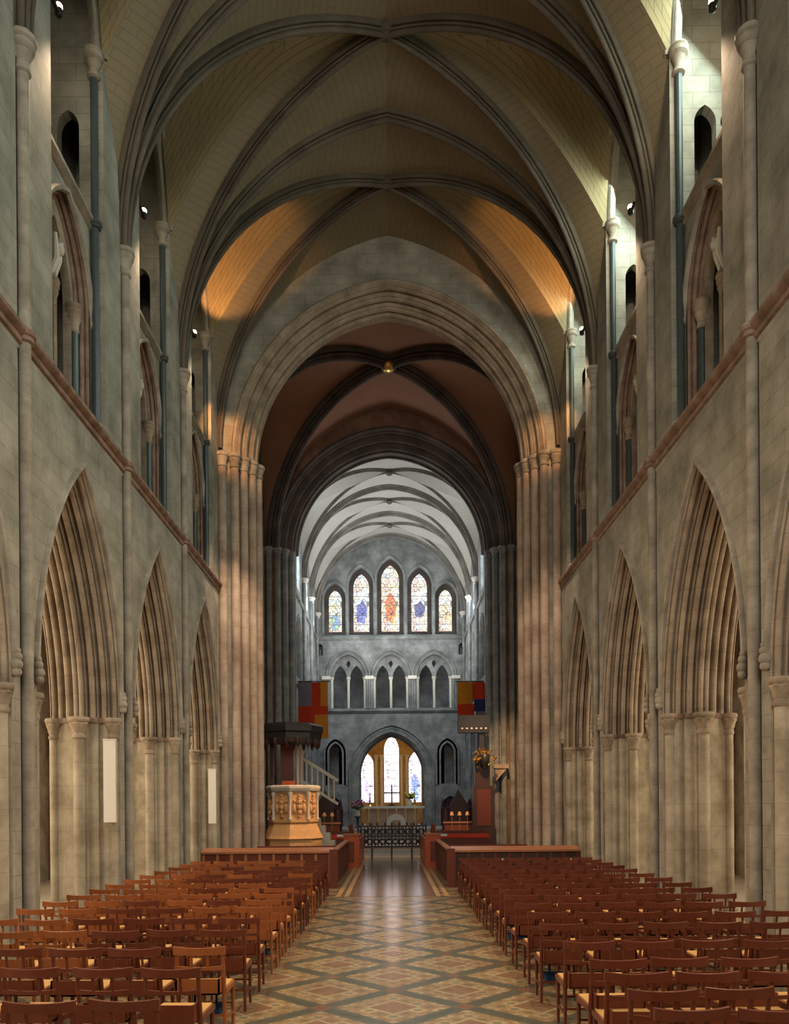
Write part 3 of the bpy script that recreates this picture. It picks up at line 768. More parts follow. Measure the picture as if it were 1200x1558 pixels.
for n_, x in enumerate(TRI):
    th = thing('gallery_opening', 'twin-light grey gallery arch below the east windows, %s of three' % ['left', 'middle', 'right'][n_], 'arcade', (x, CE, 7.6), 'gallery arches of the east wall')
    m = MB(); m.slab(hole(x, .98, 7.6, 9.35, 1.25, 12), [hole(x+e*.455, .37, 7.62, 9.25, .78, 8) for e in (-1, 1)]+[[(x, 9.88), (x+.13, 10.12), (x+.05, 10.28), (x-.05, 10.28), (x-.13, 10.12)]], XZ, CE+.3, CE+.42); m.build('tracery', M['choir'], th)
    m = MB(); ring(m, x, 9.35, 1.12, 1.42, [(CE+.01, .14), (CE-.08, .12), (CE-.09, .05), (CE, .03), (CE+.02, 0), (CE-.05, -.03), (CE-.03, -.07), (CE+.06, -.08), (CE+.1, -.12), (CE+.2, -.14)], XZ, 12); m.build('arch_moulding', M['choir'], th)
    for e in (-1, 0, 1):
        MB().cyl(x+e*.93, CE+.2, .07, 7.6, 9.1, 10).build('shaft', M['palestone'], th)
        capital(MB(), x+e*.93, CE+.2, .07, 9.1, 9.35, leafy=False).build('capital', M['palestone'], th)
for x in (-1.2, 1.2, -3.6, 3.62):
    th = thing('gallery_pilaster', 'clustered grey pier between the east gallery arches, %s' % {-1.2: 'left of centre', 1.2: 'right of centre', -3.6: 'outermost on the left', 3.62: 'outermost on the right'}[x], 'pier', (x, CE-.06, 7.55), 'piers of the east gallery')
    for d in (-.12, 0, .12):
        MB().cyl(x+d, CE-.04, .06, 7.55, 9.2, 10).build('shaft', M['choir'], th)
    m = MB(); m.box(x-.24, x+.24, CE-.13, CE, 9.2, 9.38); m.build('capital', M['palestone'], th)
m = MB()   # great arch to the lady chapel
pf = [(CE-.02, .45), (CE-.09, .42), (CE-.09, .36), (CE, .33), (CE-.01, .28)]+arcp(CE+.02, .22, .05)+[(CE+.05, .14)]+arcp(CE+.08, .08, .05)+[(CE+.12, .0)]+arcp(CE+.2, -.07, .06)+[(CE+.3, -.14), (CE+.5, -.2), (CE+.9, -.22)]
ring(m, 0, 3.9, 1.95, 2.35, pf, XZ, 18, 1.0); trim(m, M['choir'])
for x in (-3.12, 3.12):
    m = MB(); ring(m, x, 5.1, .36, .55, [(CE+.01, .34), (CE-.06, .3), (CE-.06, .22), (CE, .2), (CE+.0, .1), (CE+.04, .0)], XZ, 8, 3.3); trim(m, M['choir'])
    m = MB(); ring(m, 3.3 if x > 0 else -3.3, 1.9, .5, .7, [(CE+.01, .2), (CE-.06, .18), (CE-.06, .08), (CE, .05), (CE+.0, .0)], XZ, 8, .9); trim(m, M['choir'])
for x in (-3.95, 3.95):
    th = thing('niche_statue', 'small dark statue in a niche at the %s end of the east wall' % LN(x), 'statue', (x, CE+.1, 10.55), 'statues in the east wall')
    MB().lathe(x, CE+.12, [(.12, 10.56), (.13, 10.6), (.09, 10.75), (.10, 10.9), (.05, 10.97)], 10).build('robe', M['iron'], th)
    MB().ball((x, CE+.12, 11.02), .055).build('head', M['iron'], th)

# lady chapel
m = MB()
LW = [(-1.60, .40, 2.35, 4.85, .75), (0, .48, 2.35, 5.85, .95), (1.55, .40, 2.35, 4.95, .75)]
m.slab([(-2.9, .4), (2.9, .4), (2.9, 7.2), (-2.9, 7.2)], [hole(x, a+.02, z0, zs, h, 8) for x, a, z0, zs, h in LW], XZ, 52, 52.5)
m.box(-3.0, -2.7, 44.9, 52.5, .4, 7.2); m.box(2.7, 3.0, 44.9, 52.5, .4, 7.2); m.box(-3, 3, 44.9, 52.5, 7.15, 7.28)
struct('wall_lady_chapel', m, stone('warm chapel stone', (.36, .22, .10), (.50, .33, .16), (.60, .44, .25), .2))
for i, (x, a, z0, zs, h) in enumerate(LW):
    gm = glass_mat('chapel glass %d' % i, (.93, .86, .90), ((.45, .30, .62), (.80, .55, .55), (.08, .16, .50))[i], ((.75, .6, .8), (.7, .5, .6), (.25, .35, .65))[i], (3.1, 4.2, 3.3)[i], (.9, .8, 1.0)[i], 2.0, 5.0, .55)
    o = MB().slab(hole(0, a, z0, zs, h, 8), [], XZ, 0, .03).build('window_%d' % (6+i), gm); o.location = (x, 52.2, 0); o['kind'] = 'structure'
for x in (-2.25, -1.0, -.68, .68, 1.0, 2.2):
    th = thing('chapel_column', 'golden lit column beside the chapel windows, %s' % {-2.25: 'leftmost', -1.0: 'right of the left window', -.68: 'just left of the middle window', .68: 'just right of the middle window', 1.0: 'left of the right window', 2.2: 'rightmost'}[x], 'column', (x, 51.85, 1), 'chapel window columns')
    MB().cyl(x, 51.85, .09, 1.2, 5.2, 10).build('shaft', M['palestone'], th)
    capital(MB(), x, 51.85, .09, 5.2, 5.5, leafy=False).build('capital', M['palestone'], th)
    basemould(MB(), x, 51.85, .09, 1.0, .2).build('base', M['palestone'], th)

# west wall with its big window
m = MB()
wins = [hole(x, 1.0, 5.0, 12+(3 if x == 0 else 0), 1.6, 10) for x in (-2.6, 0, 2.6)]
m.slab([(-7.5, -.3), (7.5, -.3), (7.5, 19.4), (-7.5, 19.4)], wins+[hole(0, 1.3, .02, 2.4, 1.3, 8)], XZ, BY[-1]-.6, BY[-1])
struct('wall_west', m, M['wall'])
o = MB().slab(hole(0, 1.29, .02, 2.4, 1.3, 8), [], XZ, BY[-1]-.4, BY[-1]-.3).build('door_1', M['darkwood']); o['kind'] = 'structure'

# ------------------------------------------------------------------ chairs
def copy_tree(o, parent=None):
    c = o.copy(); col.objects.link(c); c.parent = parent
    for ch in list(o.children): copy_tree(ch, c)
    return c
def make_chair(wood, kneel=False):
    t = thing('church_chair', '', 'chair', (0, 0, 0), world=False)
    w = .45; hw = w/2
    MB().box(-hw+.02, hw-.02, .03, .40, .445, .475).build('seat', M['rush'], t)
    m = MB()
    for (a, b) in (((-hw+.015, .02, .44), (-hw+.015, .42, .44)), ((hw-.015, .02, .44), (hw-.015, .42, .44)), ((-hw, .41, .44), (hw, .41, .44)), ((-hw, .02, .44), (hw, .02, .44))): m.bar(a, b, .03, .045)
    m.build('seat_frame', wood, t)
    for s in (-1, 1):
        m = MB(); m.tube([(s*(hw-.018), .03, 0), (s*(hw-.018), .02, .44), (s*(hw-.018), -.045, .83)], [.016, .02, .016], 8); m.build('leg', wood, t)
        m = MB(); m.tube([(s*(hw-.02), .39, 0), (s*(hw-.02), .39, .45)], [.015, .02], 8); m.build('leg', wood, t)
    def curved(z0, z1, dep, off, th=.022, ext=0.):
        m = MB(); n = 8; rows = []
        for i in range(n+1):
            x = -hw-ext+(w+2*ext)*i/n; y = off-dep*(1-(x/hw)**2)
            zz = z1-.012*(1-(x/hw)**2)
            rows.append([(x, y, z0), (x, y+th, z0), (x, y+th, zz), (x, y, zz), (x, y, z0)])
        m.grid(rows); m.add(rows[0][:4], [(0, 1, 2, 3)]); m.add(rows[-1][:4], [(3, 2, 1, 0)]); return m
    curved(.785, .86, .035, -.065, .03, .008).build('top_rail', wood, t)
    curved(.645, .685, .02, -.04).build('lower_rail', wood, t)
    for x in (-.075, .075): MB().bar((x, -.07, .79), (x, -.05, .67), .02, .012).build('spindle', wood, t)
    m = MB(); m.box(-hw+.03, hw-.03, -.12, -.105, .44, .58); m.box(-hw+.03, hw-.03, -.12, 0, .44, .455); m.box(-hw+.03, -hw+.045, -.12, 0, .44, .58); m.box(hw-.045, hw-.03, -.12, 0, .44, .58)
    m.build('book_box', wood, t)
    m = MB()
    for s in (-1, 1): m.bar((s*(hw-.02), .03, .17), (s*(hw-.02), .39, .17), .018)
    m.bar((-hw+.02, .39, .25), (hw-.02, .39, .25), .018); m.bar((-hw+.02, .03, .22), (hw-.02, .03, .22), .018)
    m.build('stretcher', wood, t)
    return t
proto = [make_chair(M['wood']), make_chair(M['wood2'])]
used = [False, False]
LROWS = [5.17, 6.2, 7.09, 8.09, 8.96, 9.9, 10.68, 11.45, 12.2, 13.0, 13.85, 14.75, 15.65, 16.6, 17.5, 18.4]
RROWS = [4.83, 5.35, 5.87, 6.42, 7.25, 8.35, 9.2, 10.1, 11.0, 11.8, 12.6, 13.45, 14.3, 15.3, 16.2, 17.1, 18.0, 18.85]
RO = ['front', 'second', 'third', 'fourth', 'fifth', 'sixth', 'seventh', 'eighth', 'ninth', 'tenth', 'eleventh', 'twelfth', 'thirteenth', 'fourteenth', 'fifteenth', 'sixteenth', 'seventeenth', 'eighteenth']
AO = ['on the aisle', 'second from the aisle', 'third from the aisle', 'fourth from the aisle', 'fifth from the aisle', 'sixth from the aisle']
kneel_spots = []
for s, rows in ((-1, LROWS), (1, RROWS)):
    for ri, y in enumerate(rows):
        for ci in range(6):
            x = s*(1.735+.545*ci+(.0 if s < 0 else .06)); px = abs(x)*1200/y
            if px-.3*1200/y > 600: continue
            if s > 0 and ri == 17 and ci > 5: continue
            # keep clear of the chairs that stand round pier bases
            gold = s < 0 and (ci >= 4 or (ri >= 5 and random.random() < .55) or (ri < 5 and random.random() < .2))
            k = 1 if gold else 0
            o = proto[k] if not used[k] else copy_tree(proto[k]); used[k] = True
            o.location = (x+random.uniform(-.02, .02), y+random.uniform(-.035, .035), .003); o.rotation_euler = (0, 0, random.uniform(-.04, .04))
            o['label'] = '%s rush-seated chair in %s block, %s row from camera, %s' % ('golden' if gold else 'red-brown', LN(s), RO[ri], AO[ci])
            o['category'] = 'chair'; o['group'] = 'church chairs in the %s block' % LN(s)
            if (s, ri, ci) in ((1, 1, 0), (1, 2, 2), (-1, 1, 0), (-1, 2, 0), (-1, 5, 0), (1, 5, 0), (-1, 8, 0), (1, 8, 0)): kneel_spots.append((x, y, s, ri, ci))
for (x, y, s, ri, ci) in kneel_spots:
    m = MB(); m.box(x-.15, x+.15, y+.10, y+.34, .20, .27)
    for q in (-.1, .1): m.box(x+q-.01, x+q+.01, y+.2, y+.22, .27, .445)
    o = m.build('kneeler', M['kneeler'], loc=(x, y+.2, .2)); tag(o, 'blue kneeler hung under chair, %s block, %s row from camera, %s' % (LN(s), RO[ri], AO[ci]), 'kneeler', 'blue kneelers')
for s in (-1, 1):      # loose chairs inside the choir
    for j, (x, y) in enumerate(((1.75, 33.2), (1.75, 34.2), (1.75, 35.4))):
        o = copy_tree(proto[0]); o.location = (s*x, y, .453); o.rotation_euler = (0, 0, s*PI/2)
        o['label'] = 'small red-brown chair inside the choir, %s of the gate, %s' % (LN(s), ['nearest', 'middle', 'farthest'][j]); o['category'] = 'chair'; o['group'] = 'loose chairs in the choir'
# papers on seats
for i, (s, ri, ci) in enumerate([(-1, 3, 1), (-1, 3, 2), (-1, 3, 3), (-1, 2, 2), (-1, 1, 1), (-1, 5, 2), (-1, 6, 4), (-1, 4, 3), (-1, 8, 3), (1, 4, 2), (1, 6, 2), (1, 5, 1)]):
    rows = LROWS if s < 0 else RROWS; x = s*(1.735+.545*ci+(.0 if s < 0 else .06)); y = rows[ri]
    o = MB().box(-.07, .07, -.1, .1, 0, .012).build('hymn_book', M['white']); o.location = (x+.03, y+.2, .479); o.rotation_euler.z = random.uniform(-.4, .4)
    tag(o, 'white booklet on chair seat, %s block, %s row, %s' % (LN(s), RO[ri], AO[ci]), 'booklet', 'white booklets left on the chairs')

# ------------------------------------------------------------------ pews framing the aisle
for s in (-1, 1):
    lab = 'left' if s < 0 else 'right'
    th = thing('front_pew', 'long dark wooden pew front across the %s side before the crossing' % lab, 'pew', (s*3.3, 20.5, 0), 'pew fronts before the crossing')
    xo = 4.98 if s < 0 else 4.9
    MB().box(s*1.58, s*xo, 20.5, 20.56, .0, .9).build('front_panel', M['pewwood' if s < 0 else 'darkwood'], th)
    m = MB(); m.box(s*1.52, s*xo, 20.42, 20.56, .9, .95); m.add([(s*1.55, 20.56, .9), (s*xo, 20.56, .9), (s*xo, 20.95, .98), (s*1.55, 20.95, .98), (s*1.55, 20.56, .95), (s*xo, 20.56, .95), (s*xo, 20.95, 1.03), (s*1.55, 20.95, 1.03)], [(0, 1, 2, 3), (4, 5, 6, 7), (0, 1, 5, 4), (1, 2, 6, 5), (2, 3, 7, 6), (3, 0, 4, 7)])
    m.build('book_ledge', M['pewtop'], th)
    MB().box(s*1.58, s*xo, 20.45, 20.5, 0, .14).build('plinth', M['pewwood'], th)
    nst = 9
    for i in range(nst+1):
        x = s*(1.62+(xo-.08-1.62)*i/nst)
        MB().box(x-.035, x+.035, 20.475, 20.5, .14, .88).build('stile', M['pewtop' if s < 0 else 'pewwood'], th)
        if s > 0 and i < nst:
            xx = x+(xo-.08-1.62)/nst/2; m = MB(); m.ball((xx, 20.49, .7), .035, 8, 5); m.build('rosette', M['palestone'], th)
    m = MB(); m.box(s*1.6, s*xo, 20.9, 20.96, 0, .98); m.box(s*1.6, s*xo, 21.3, 21.75, .40, .45); m.box(s*1.6, s*xo, 21.75, 21.8, 0, .92)
    m.build('bench', M['pewwood'], th)
    for r_, yy in enumerate((22.9,)):
        t2 = thing('pew_bench', 'red-brown wooden pew behind the %s pew front' % lab, 'pew', (s*3, yy, 0), 'pews behind the pew fronts')
        MB().box(s*1.65, s*4.0, yy, yy+.45, .42, .46).build('seat', M['pewwood'], t2)
        MB().box(s*1.65, s*4.0, yy+.45, yy+.5, 0, .95).build('backrest', M['pewwood'], t2)
        for x in (1.65, 3.95): MB().box(s*x, s*(x+.05), yy-.02, yy+.45, 0, .42).build('end_panel', M['pewwood'], t2)
    th = thing('aisle_screen', 'low dark panelled wooden screen along the %s edge of the aisle' % lab, 'screen', (s*1.54, 23.7, 0), 'low screens beside the aisle')
    MB().box(s*1.50, s*1.56, 20.42, 26.6, 0, .93).build('panel', M['darkwood'], th)
    MB().box(s*1.45, s*1.60, 20.38, 26.62, .93, .98).build('top_rail', M['pewtop'], th)
    for i in range(8): MB().box(s*1.47, s*1.50, 20.45+i*.86, 20.55+i*.86, .05, .93).build('stile', M['pewwood'], th)
    MB().box(s*1.42, s*1.62, 20.36, 20.5, 0, 1.0).build('end_post', M['pewwood'], th)
    th = thing('stall_end', 'orange-brown wooden stall end facing the nave on the %s of the path' % lab, 'stall', (s*1.4, 27.2, 0), 'stall ends by the path')
    MB().box(s*1.14, s*1.66, 27, 27.06, 0, 1.12).build('end_panel', M['orangewood'], th)
    MB().box(s*1.12, s*1.16, 27.06, 31.6, 0, 1.0).build('side_panel', M['orangewood'], th)
    MB().box(s*1.08, s*1.7, 26.96, 27.12, 1.12, 1.18).build('top_rail', M['pewtop'], th)
    MB().box(s*1.3, s*1.5, 26.98, 27.0, .2, .9).build('raised_panel', M['pewwood'], th)
    # stall desks in the crossing
    th = thing('stall_desk', 'reddish wooden stall desk on the %s of the crossing' % lab, 'desk', (s*2.5, 29.5, 0), 'crossing stall desks')
    MB().box(s*1.7, s*3.6, 29.4, 29.46, 0, .9).build('front_panel', M['pewwood'], th)
    m = MB(); m.add([(s*1.65, 29.35, .90), (s*3.65, 29.35, .90), (s*3.65, 29.8, 1.02), (s*1.65, 29.8, 1.02), (s*1.65, 29.35, .94), (s*3.65, 29.35, .94), (s*3.65, 29.8, 1.06), (s*1.65, 29.8, 1.06)], [(0, 1, 2, 3), (4, 5, 6, 7), (0, 1, 5, 4), (1, 2, 6, 5), (2, 3, 7, 6), (3, 0, 4, 7)]); m.build('desk_top', M['red'], th)
    MB().box(s*1.7, s*3.6, 30.2, 30.6, .42, .46).build('seat', M['pewwood'], th)
    MB().box(s*1.7, s*3.6, 30.6, 30.66, 0, 1.15).build('backrest', M['pewwood'], th)
    for e in (1.7, 3.55): MB().box(s*e, s*(e+.05), 29.46, 30.6, 0, .7).build('end_panel', M['pewwood'], th)
    m = MB(); m.add([(-.16, -.12, 0), (.16, -.12, 0), (.16, .12, .05), (-.16, .12, .05), (-.16, -.12, .03), (.16, -.12, .03), (.16, .12, .08), (-.16, .12, .08)], [(0, 1, 2, 3), (4, 5, 6, 7), (0, 1, 5, 4), (1, 2, 6, 5), (2, 3, 7, 6), (3, 0, 4, 7)])
    o = m.build('open_book', M['white']); o.location = (s*1.9, 29.55, .975)
    tag(o, 'bright white open book on the %s stall desk' % lab, 'book', 'open books on the desks')
    # choir stalls, two tiers with canopied backs
    for r_, (yy, xx) in enumerate(((34.6, 2.3), (36.4, 2.5))):
        th = thing('choir_stall', 'dark carved choir stall on the %s, %s' % (lab, 'nearer the choir arch' if r_ == 0 else 'farther east'), 'stall', (s*3, yy, .45), 'carved choir stalls')
        MB().box(s*xx, s*3.8, yy, yy+.06, .45, 1.35).build('desk_front', M['pewwood'], th)
        MB().box(s*(xx-.05), s*3.85, yy-.08, yy+.3, 1.35, 1.41).build('desk_top', M['pewtop'], th)
        MB().box(s*xx, s*3.8, yy+.6, yy+1.0, .85, .9).build('seat', M['darkwood'], th)
        m = MB(); m.slab([(xx, .45), (3.8, .45), (3.8, 1.95), ((xx+3.8)/2+.45, 2.05), ((xx+3.8)/2, 2.75 if r_ == 0 else 2.9), ((xx+3.8)/2-.45, 2.05), (xx, 1.95)], [], lambda a, b, t: (s*a, t, b), yy+1.0, yy+1.07); m.build('gabled_back', M['darkwood'], th)
        for x in (xx, (xx+3.8)/2-.5, (xx+3.8)/2+.5, 3.75):
            MB().lathe(s*x, yy+.98, [(.05, .45), (.05, 1.95), (.08, 2.0), (.03, 2.1), (.06, 2.2), (.01, 2.45)], 8).build('finial', M['purple'], th)
    # lectern-like candle stand with globes
    for j in range(4):
        x = s*(2.55+.33*j); yy = 33.6
        th = thing('choir_lamp', 'small brass choir lamp on the %s, %s from the path' % (lab, ['first', 'second', 'third', 'fourth'][j]), 'lamp', (x, yy, .45), 'small choir lamps')
        MB().cyl(x, yy, .015, .45, 1.75, 6).build('stand', M['gold'], th)
        MB().lathe(x, yy, [(.12, .45), (.1, .49), (.02, .53)], 8).build('base', M['gold'], th)
        m = MB(); m.lathe(x, yy, [(.09, 1.7), (.07, 1.8), (.03, 1.86)], 10); m.build('lamp_shade', M['pulpit'], th)

# ------------------------------------------------------------------ gates
th = thing('chancel_gate', 'ornate black iron rail closing the path to the choir', 'gate', (0, 32.2, 0))
MB().box(-1.36, 1.36, 32.14, 32.2, 1.27, 1.33).build('top_rail', M['iron'], th)
MB().box(-1.36, 1.36, 32.14, 32.2, .42, .50).build('bottom_rail', M['iron'], th)
MB().box(-1.36, 1.36, 32.14, 32.2, .84, .92).build('middle_rail', M['iron'], th)
for i in range(19):
    x = -1.26+i*.14
    m = MB(); m.tube([(x, 32.17, .46), (x, 32.17, 1.3)], .026, 6); m.build('bar', M['iron'], th)
for i in range(10):
    x = -1.19+i*.265
    for zz in (.67, 1.08):
        m = MB(); R_ = .11; m.tube([(x+R_*cos(a*PI/6), 32.17, zz+R_*sin(a*PI/6)) for a in range(13)], .036, 6); m.build('scroll', M['iron'], th)
    m = MB(); m.ball((x, 32.12, .67), .04, 8, 5); m.build('gilt_boss', M['palestone'], th)
for x in (-1.38, -.82, -.02, .80, 1.38): MB().box(x-.035, x+.035, 32.12, 32.22, 0, 1.42).build('post', M['iron'], th)
for i in range(9):
    m = MB(); x = -1.2+i*.3; m.lathe(x, 32.17, [(.02, 1.33), (.045, 1.38), (.01, 1.47)], 6); m.build('finial', M['iron'], th)

# ------------------------------------------------------------------ pulpit
PX, PY = -3.38, 27.0
th = thing('pulpit', 'carved stone pulpit glowing amber on the left of the crossing', 'pulpit', (PX, PY, 0))
def octa(r, z0, z1, r2=None):
    r2 = r2 or r; return MB().lathe(PX, PY, [(r, z0), (r2, z1)], 8)
MB().lathe(PX, PY, [(1.05, 0), (1.05, .15), (.98, .2), (.98, 1.0), (1.05, 1.05), (.98, 1.15), (.80, 1.55), (.86, 1.6), (.86, 1.66)], 8).build('base', M['pulpit'], th, smooth=False)
MB().lathe(PX, PY, [(.80, 1.66), (.80, 2.62)], 8).build('body', M['pulpit'], th, smooth=False)
MB().lathe(PX, PY, [(.82, 2.60), (.90, 2.66), (.94, 2.74), (.94, 2.80), (.86, 2.84)], 8).build('cornice', M['palestone'], th, smooth=False)
for i in range(8):
    a = 2*PI*i/8; x, y = PX+.83*cos(a), PY+.83*sin(a)
    MB().lathe(x, y, [(.06, 1.66), (.07, 1.72), (.04, 1.76), (.04, 2.44), (.07, 2.5), (.08, 2.6)], 8).build('colonnette', M['palestone'], th)
    a += PI/8; m = MB(); rr = .80*cos(PI/8)+.02; cx, cy = PX+rr*cos(a), PY+rr*sin(a)
    for j, (dz, r) in enumerate(((.12, .06), (.25, .09), (.42, .11), (.58, .10), (.70, .06), (.80, .055))):
        m.ball((cx+.02*cos(a)*(j % 2), cy, 1.68+dz), r, 8, 5)
    for e in (-1, 1): m.ball((cx-e*.17*sin(a), cy+e*.17*cos(a), 2.05), .07, 8, 5, 2.5); m.ball((cx-e*.17*sin(a), cy+e*.17*cos(a), 2.3), .05, 8, 5)
    m.build('carved_figure', M['pulpit'], th)
m = MB(); m.box(PX-.55, PX-.1, PY+.95, PY+1.0, 2.8, 4.3); m.build('backboard', M['pewwood'], th)
MB().box(PX-.85, PX-.72, PY+.4, PY+.55, 2.8, 4.35).build('canopy_post', M['darkwood'], th)
MB().box(PX+.02, PX+.1, PY+.95, PY+1.05, 2.8, 4.3).build('back_post', M['palestone'], th)
MB().lathe(PX-.12, PY+.25, [(.85, 4.32), (1.08, 4.42), (1.1, 4.6), (1.15, 4.66), (1.15, 4.86), (1.02, 4.94), (.3, 5.0)], 8).build('sounding_board', M['iron'], th, smooth=False)
for i in range(16):
    a = 2*PI*i/16; MB().lathe(PX-.12+.98*cos(a), PY+.25+.98*sin(a), [(.01, 4.10), (.05, 4.18), (.08, 4.36), (.07, 4.42)], 6).build('pendant', M['darkwood'], th)
m = MB(); m.box(PX-.45, PX-.02, PY+.5, PY+.8, 2.62, 3.02); m.build('reading_desk', M['orangewood'], th)
th = thing('pulpit_stair', 'pale stone stair with sloping balustrade rising behind the pulpit', 'stair', (-2.9, 29.2, 0))
for i in range(8): MB().box(-3.35+.18*i, -3.17+.18*i, 28.6, 29.3, 0, 2.5-.27*i).build('step', M['palestone'], th)
MB().bar((-3.35, 28.7, 3.95), (-1.95, 28.7, 3.05), .1, .12).build('handrail', M['palestone'], th)
MB().bar((-3.35, 28.7, 3.1), (-1.95, 28.7, 2.2), .1, .1).build('lower_rail', M['palestone'], th)
for i in range(7):
    x = -3.3+.2*i; m = MB(); m.tube([(x, 28.7, 3.07-.643*(x+3.35)), (x, 28.7, 3.92-.643*(x+3.35))], .035, 8); m.build('baluster', M['palestone'], th)
MB().lathe(-3.3, 28.68, [(.09, 2.6), (.09, 4.0), (.16, 4.1), (.19, 4.25), (.1, 4.4), (.02, 4.45)], 12).build('newel', M['palestone'], th)
th = thing('stone_balustrade', 'short white balustrade between the left pier and the pulpit', 'balustrade', (-4.25, 26.4, 0))
MB().box(-4.85, -4.42, 26.15, 26.25, 2.15, 2.25).build('top_rail', M['palestone'], th)
MB().box(-4.85, -4.45, 26.1, 26.3, 0, 1.55).build('plinth', M['pulpit'], th)
for i in range(3): MB().lathe(-4.78+i*.14, 26.2, [(.03, 1.55), (.05, 1.75), (.03, 1.95), (.04, 2.15)], 8).build('baluster', M['palestone'], th)

# ------------------------------------------------------------------ banners
def banner(label, x, y, z0, z1, w, cells, pole):
    th = thing('heraldic_banner', label, 'banner', (x, y, z0), 'hanging banners')
    def wave(u, v): return y+.05*sin(u*9+v*3)
    for (name, u0, u1, v0, v1, mt) in cells:
        rows = []
        for layer in (0, 1):
            pass
        m = MB(); n = 8
        f = [[(x-w/2+w*lerp(u0, u1, i/n), wave(lerp(u0, u1, i/n), lerp(v0, v1, j/n)), lerp(z0, z1, lerp(v0, v1, j/n))) for i in range(n+1)] for j in range(n+1)]
        b = [[(p[0], p[1]+.012, p[2]) for p in r] for r in f]
        m.grid(f); m.grid(b, flip=True)
        for e in (0, n): m.grid([f[e], b[e]]); m.grid([[r[e] for r in f], [r[e] for r in b]])
        m.build(name, M[mt], th)
    m = MB(); m.tube([(x-w/2-.1, y, z1+.03), (x+w/2+.1, y, z1+.03)], .025, 8); m.build('cross_pole', M['darkwood'], th)
    m = MB(); m.tube([(pole*(CW+.05), y, z1+.03), (x, y, z1+.03)], .03, 8); m.build('wall_bracket', M['iron'], th)
banner('red and gold quartered banner hanging on the left before the choir wall', -3.4, 34.4, 5.1, 7.55, 1.3,
       [('dark_quarter', 0, .45, .64, 1, 'grey'), ('red_quarter', 0, .55, 0, .57, 'red'), ('grey_band', 0, .45, .57, .64, 'grey'), ('red_field', .45, .75, .57, 1, 'red'), ('gold_field', .55, 1, 0, .42, 'orange'), ('red_centre', .55, .8, .42, .57, 'red'), ('gold_edge', .75, 1, .57, 1, 'orange'), ('crimson_edge', .8, 1, .42, .57, 'red')], -1)
banner('orange, red and blue quartered banner hanging on the right before the choir wall', 3.55, 34.4, 5.5, 7.5, 1.3,
       [('gold_quarter', 0, .5, .52, 1, 'orange'), ('red_quarter', 0, .56, 0, .52, 'red'), ('crimson_quarter', .5, 1, .62, 1, 'red'), ('blue_quarter', .56, 1, .36, .64, 'navy'), ('grey_quarter', .6, 1, 0, .36, 'grey')], 1)
# dark crest stall below the right banner
th = thing('canopied_stall', 'tall dark red canopied stall against the right choir pier', 'stall', (3.6, 31.6, 0))
MB().box(3.25, 4.1, 31.5, 32.1, 0, 2.9).build('stall_body', M['darkwood'], th)
MB().box(3.4, 3.95, 31.47, 31.5, 1.3, 2.75).build('stall_panel', M['pewwood'], th)
MB().box(3.2, 4.15, 31.45, 31.6, .0, 1.2).build('desk_front', M['darkwood'], th)
MB().box(3.35, 3.95, 31.7, 32.1, 2.9, 4.1).build('canopy_back', M['darkwood'], th)
m = MB(); m.box(2.7, 3.95, 31.7, 32.1, 5.05, 5.75)
m.build('crest_box', M['iron'], th)
for i in range(6): MB().ball((2.85+i*.19, 31.69, 5.2), .05).build('stud', M['palestone'], th)
MB().box(3.55, 3.75, 31.8, 31.95, 4.0, 5.1).build('post', M['iron'], th)
th2 = thing('knightly_helmet', 'gilded helmet and mantling fixed to the right choir pier', 'helmet', (3.72, 31.5, 3.6))
m = MB()
for i in range(26):
    a = random.uniform(0, 2*PI); r = random.uniform(.05, .45)
    p = (3.72+r*cos(a), 31.45+random.uniform(-.08, .1), 3.95+.75*r*sin(a)+.1*cos(a))
    m.tube([p, (p[0]+random.uniform(-.15, .15), p[1]-.05, p[2]+random.uniform(.05, .2)), (p[0]+random.uniform(-.2, .2), p[1], p[2]+random.uniform(-.1, .28))], [.05, .045, .015], 6)
m.build('mantling', M['gold'], th2)
MB().lathe(3.72, 31.42, [(.14, 3.7), (.19, 3.85), (.2, 4.0), (.15, 4.15), (.05, 4.24)], 12).build('helm', M['iron'], th2)
# corbel on the right pier
th = thing('stone_corbel', 'small stone bracket on the face of the right choir pier', 'bracket', (4.5, 31.9, 3.4))
MB().box(4.15, 4.75, 32.0, 32.4, 3.62, 3.78).build('shelf', M['cross'], th)
m = MB(); m.slab([(4.2, 3.62), (4.7, 3.62), (4.25, 3.1)], [], XZ, 32.05, 32.4); m.build('bracket', M['cross'], th)

# ------------------------------------------------------------------ altar and things before it
th = thing('high_altar', 'carved stone altar table below the great arch', 'altar', (-.05, 41, 1.0))
MB().box(-1.35, 1.35, 41, 41.8, 1.0, 2.0).build('altar_body', M['altar'], th)
MB().box(-1.6, 1.7, 40.92, 41.85, 2.0, 2.12).build('altar_slab', M['palestone'], th)
for i in range(6):
    x = -1.2+i*.48; MB().lathe(x, 40.97, [(.06, 1.0), (.05, 1.1), (.05, 1.85), (.08, 2.0)], 8).build('colonnette', M['pulpit'], th)
th = thing('altar_cross', 'dark standing cross on the altar', 'cross', (0, 41.4, 2.12))
MB().lathe(0, 41.4, [(.18, 2.12), (.16, 2.18), (.05, 2.24)], 10).build('foot', M['iron'], th)
m = MB(); m.box(-.035, .035, 41.37, 41.43, 2.2, 3.25); m.build('upright', M['iron'], th)
MB().box(-.42, .42, 41.37, 41.43, 2.78, 2.85).build('crossbar', M['iron'], th)
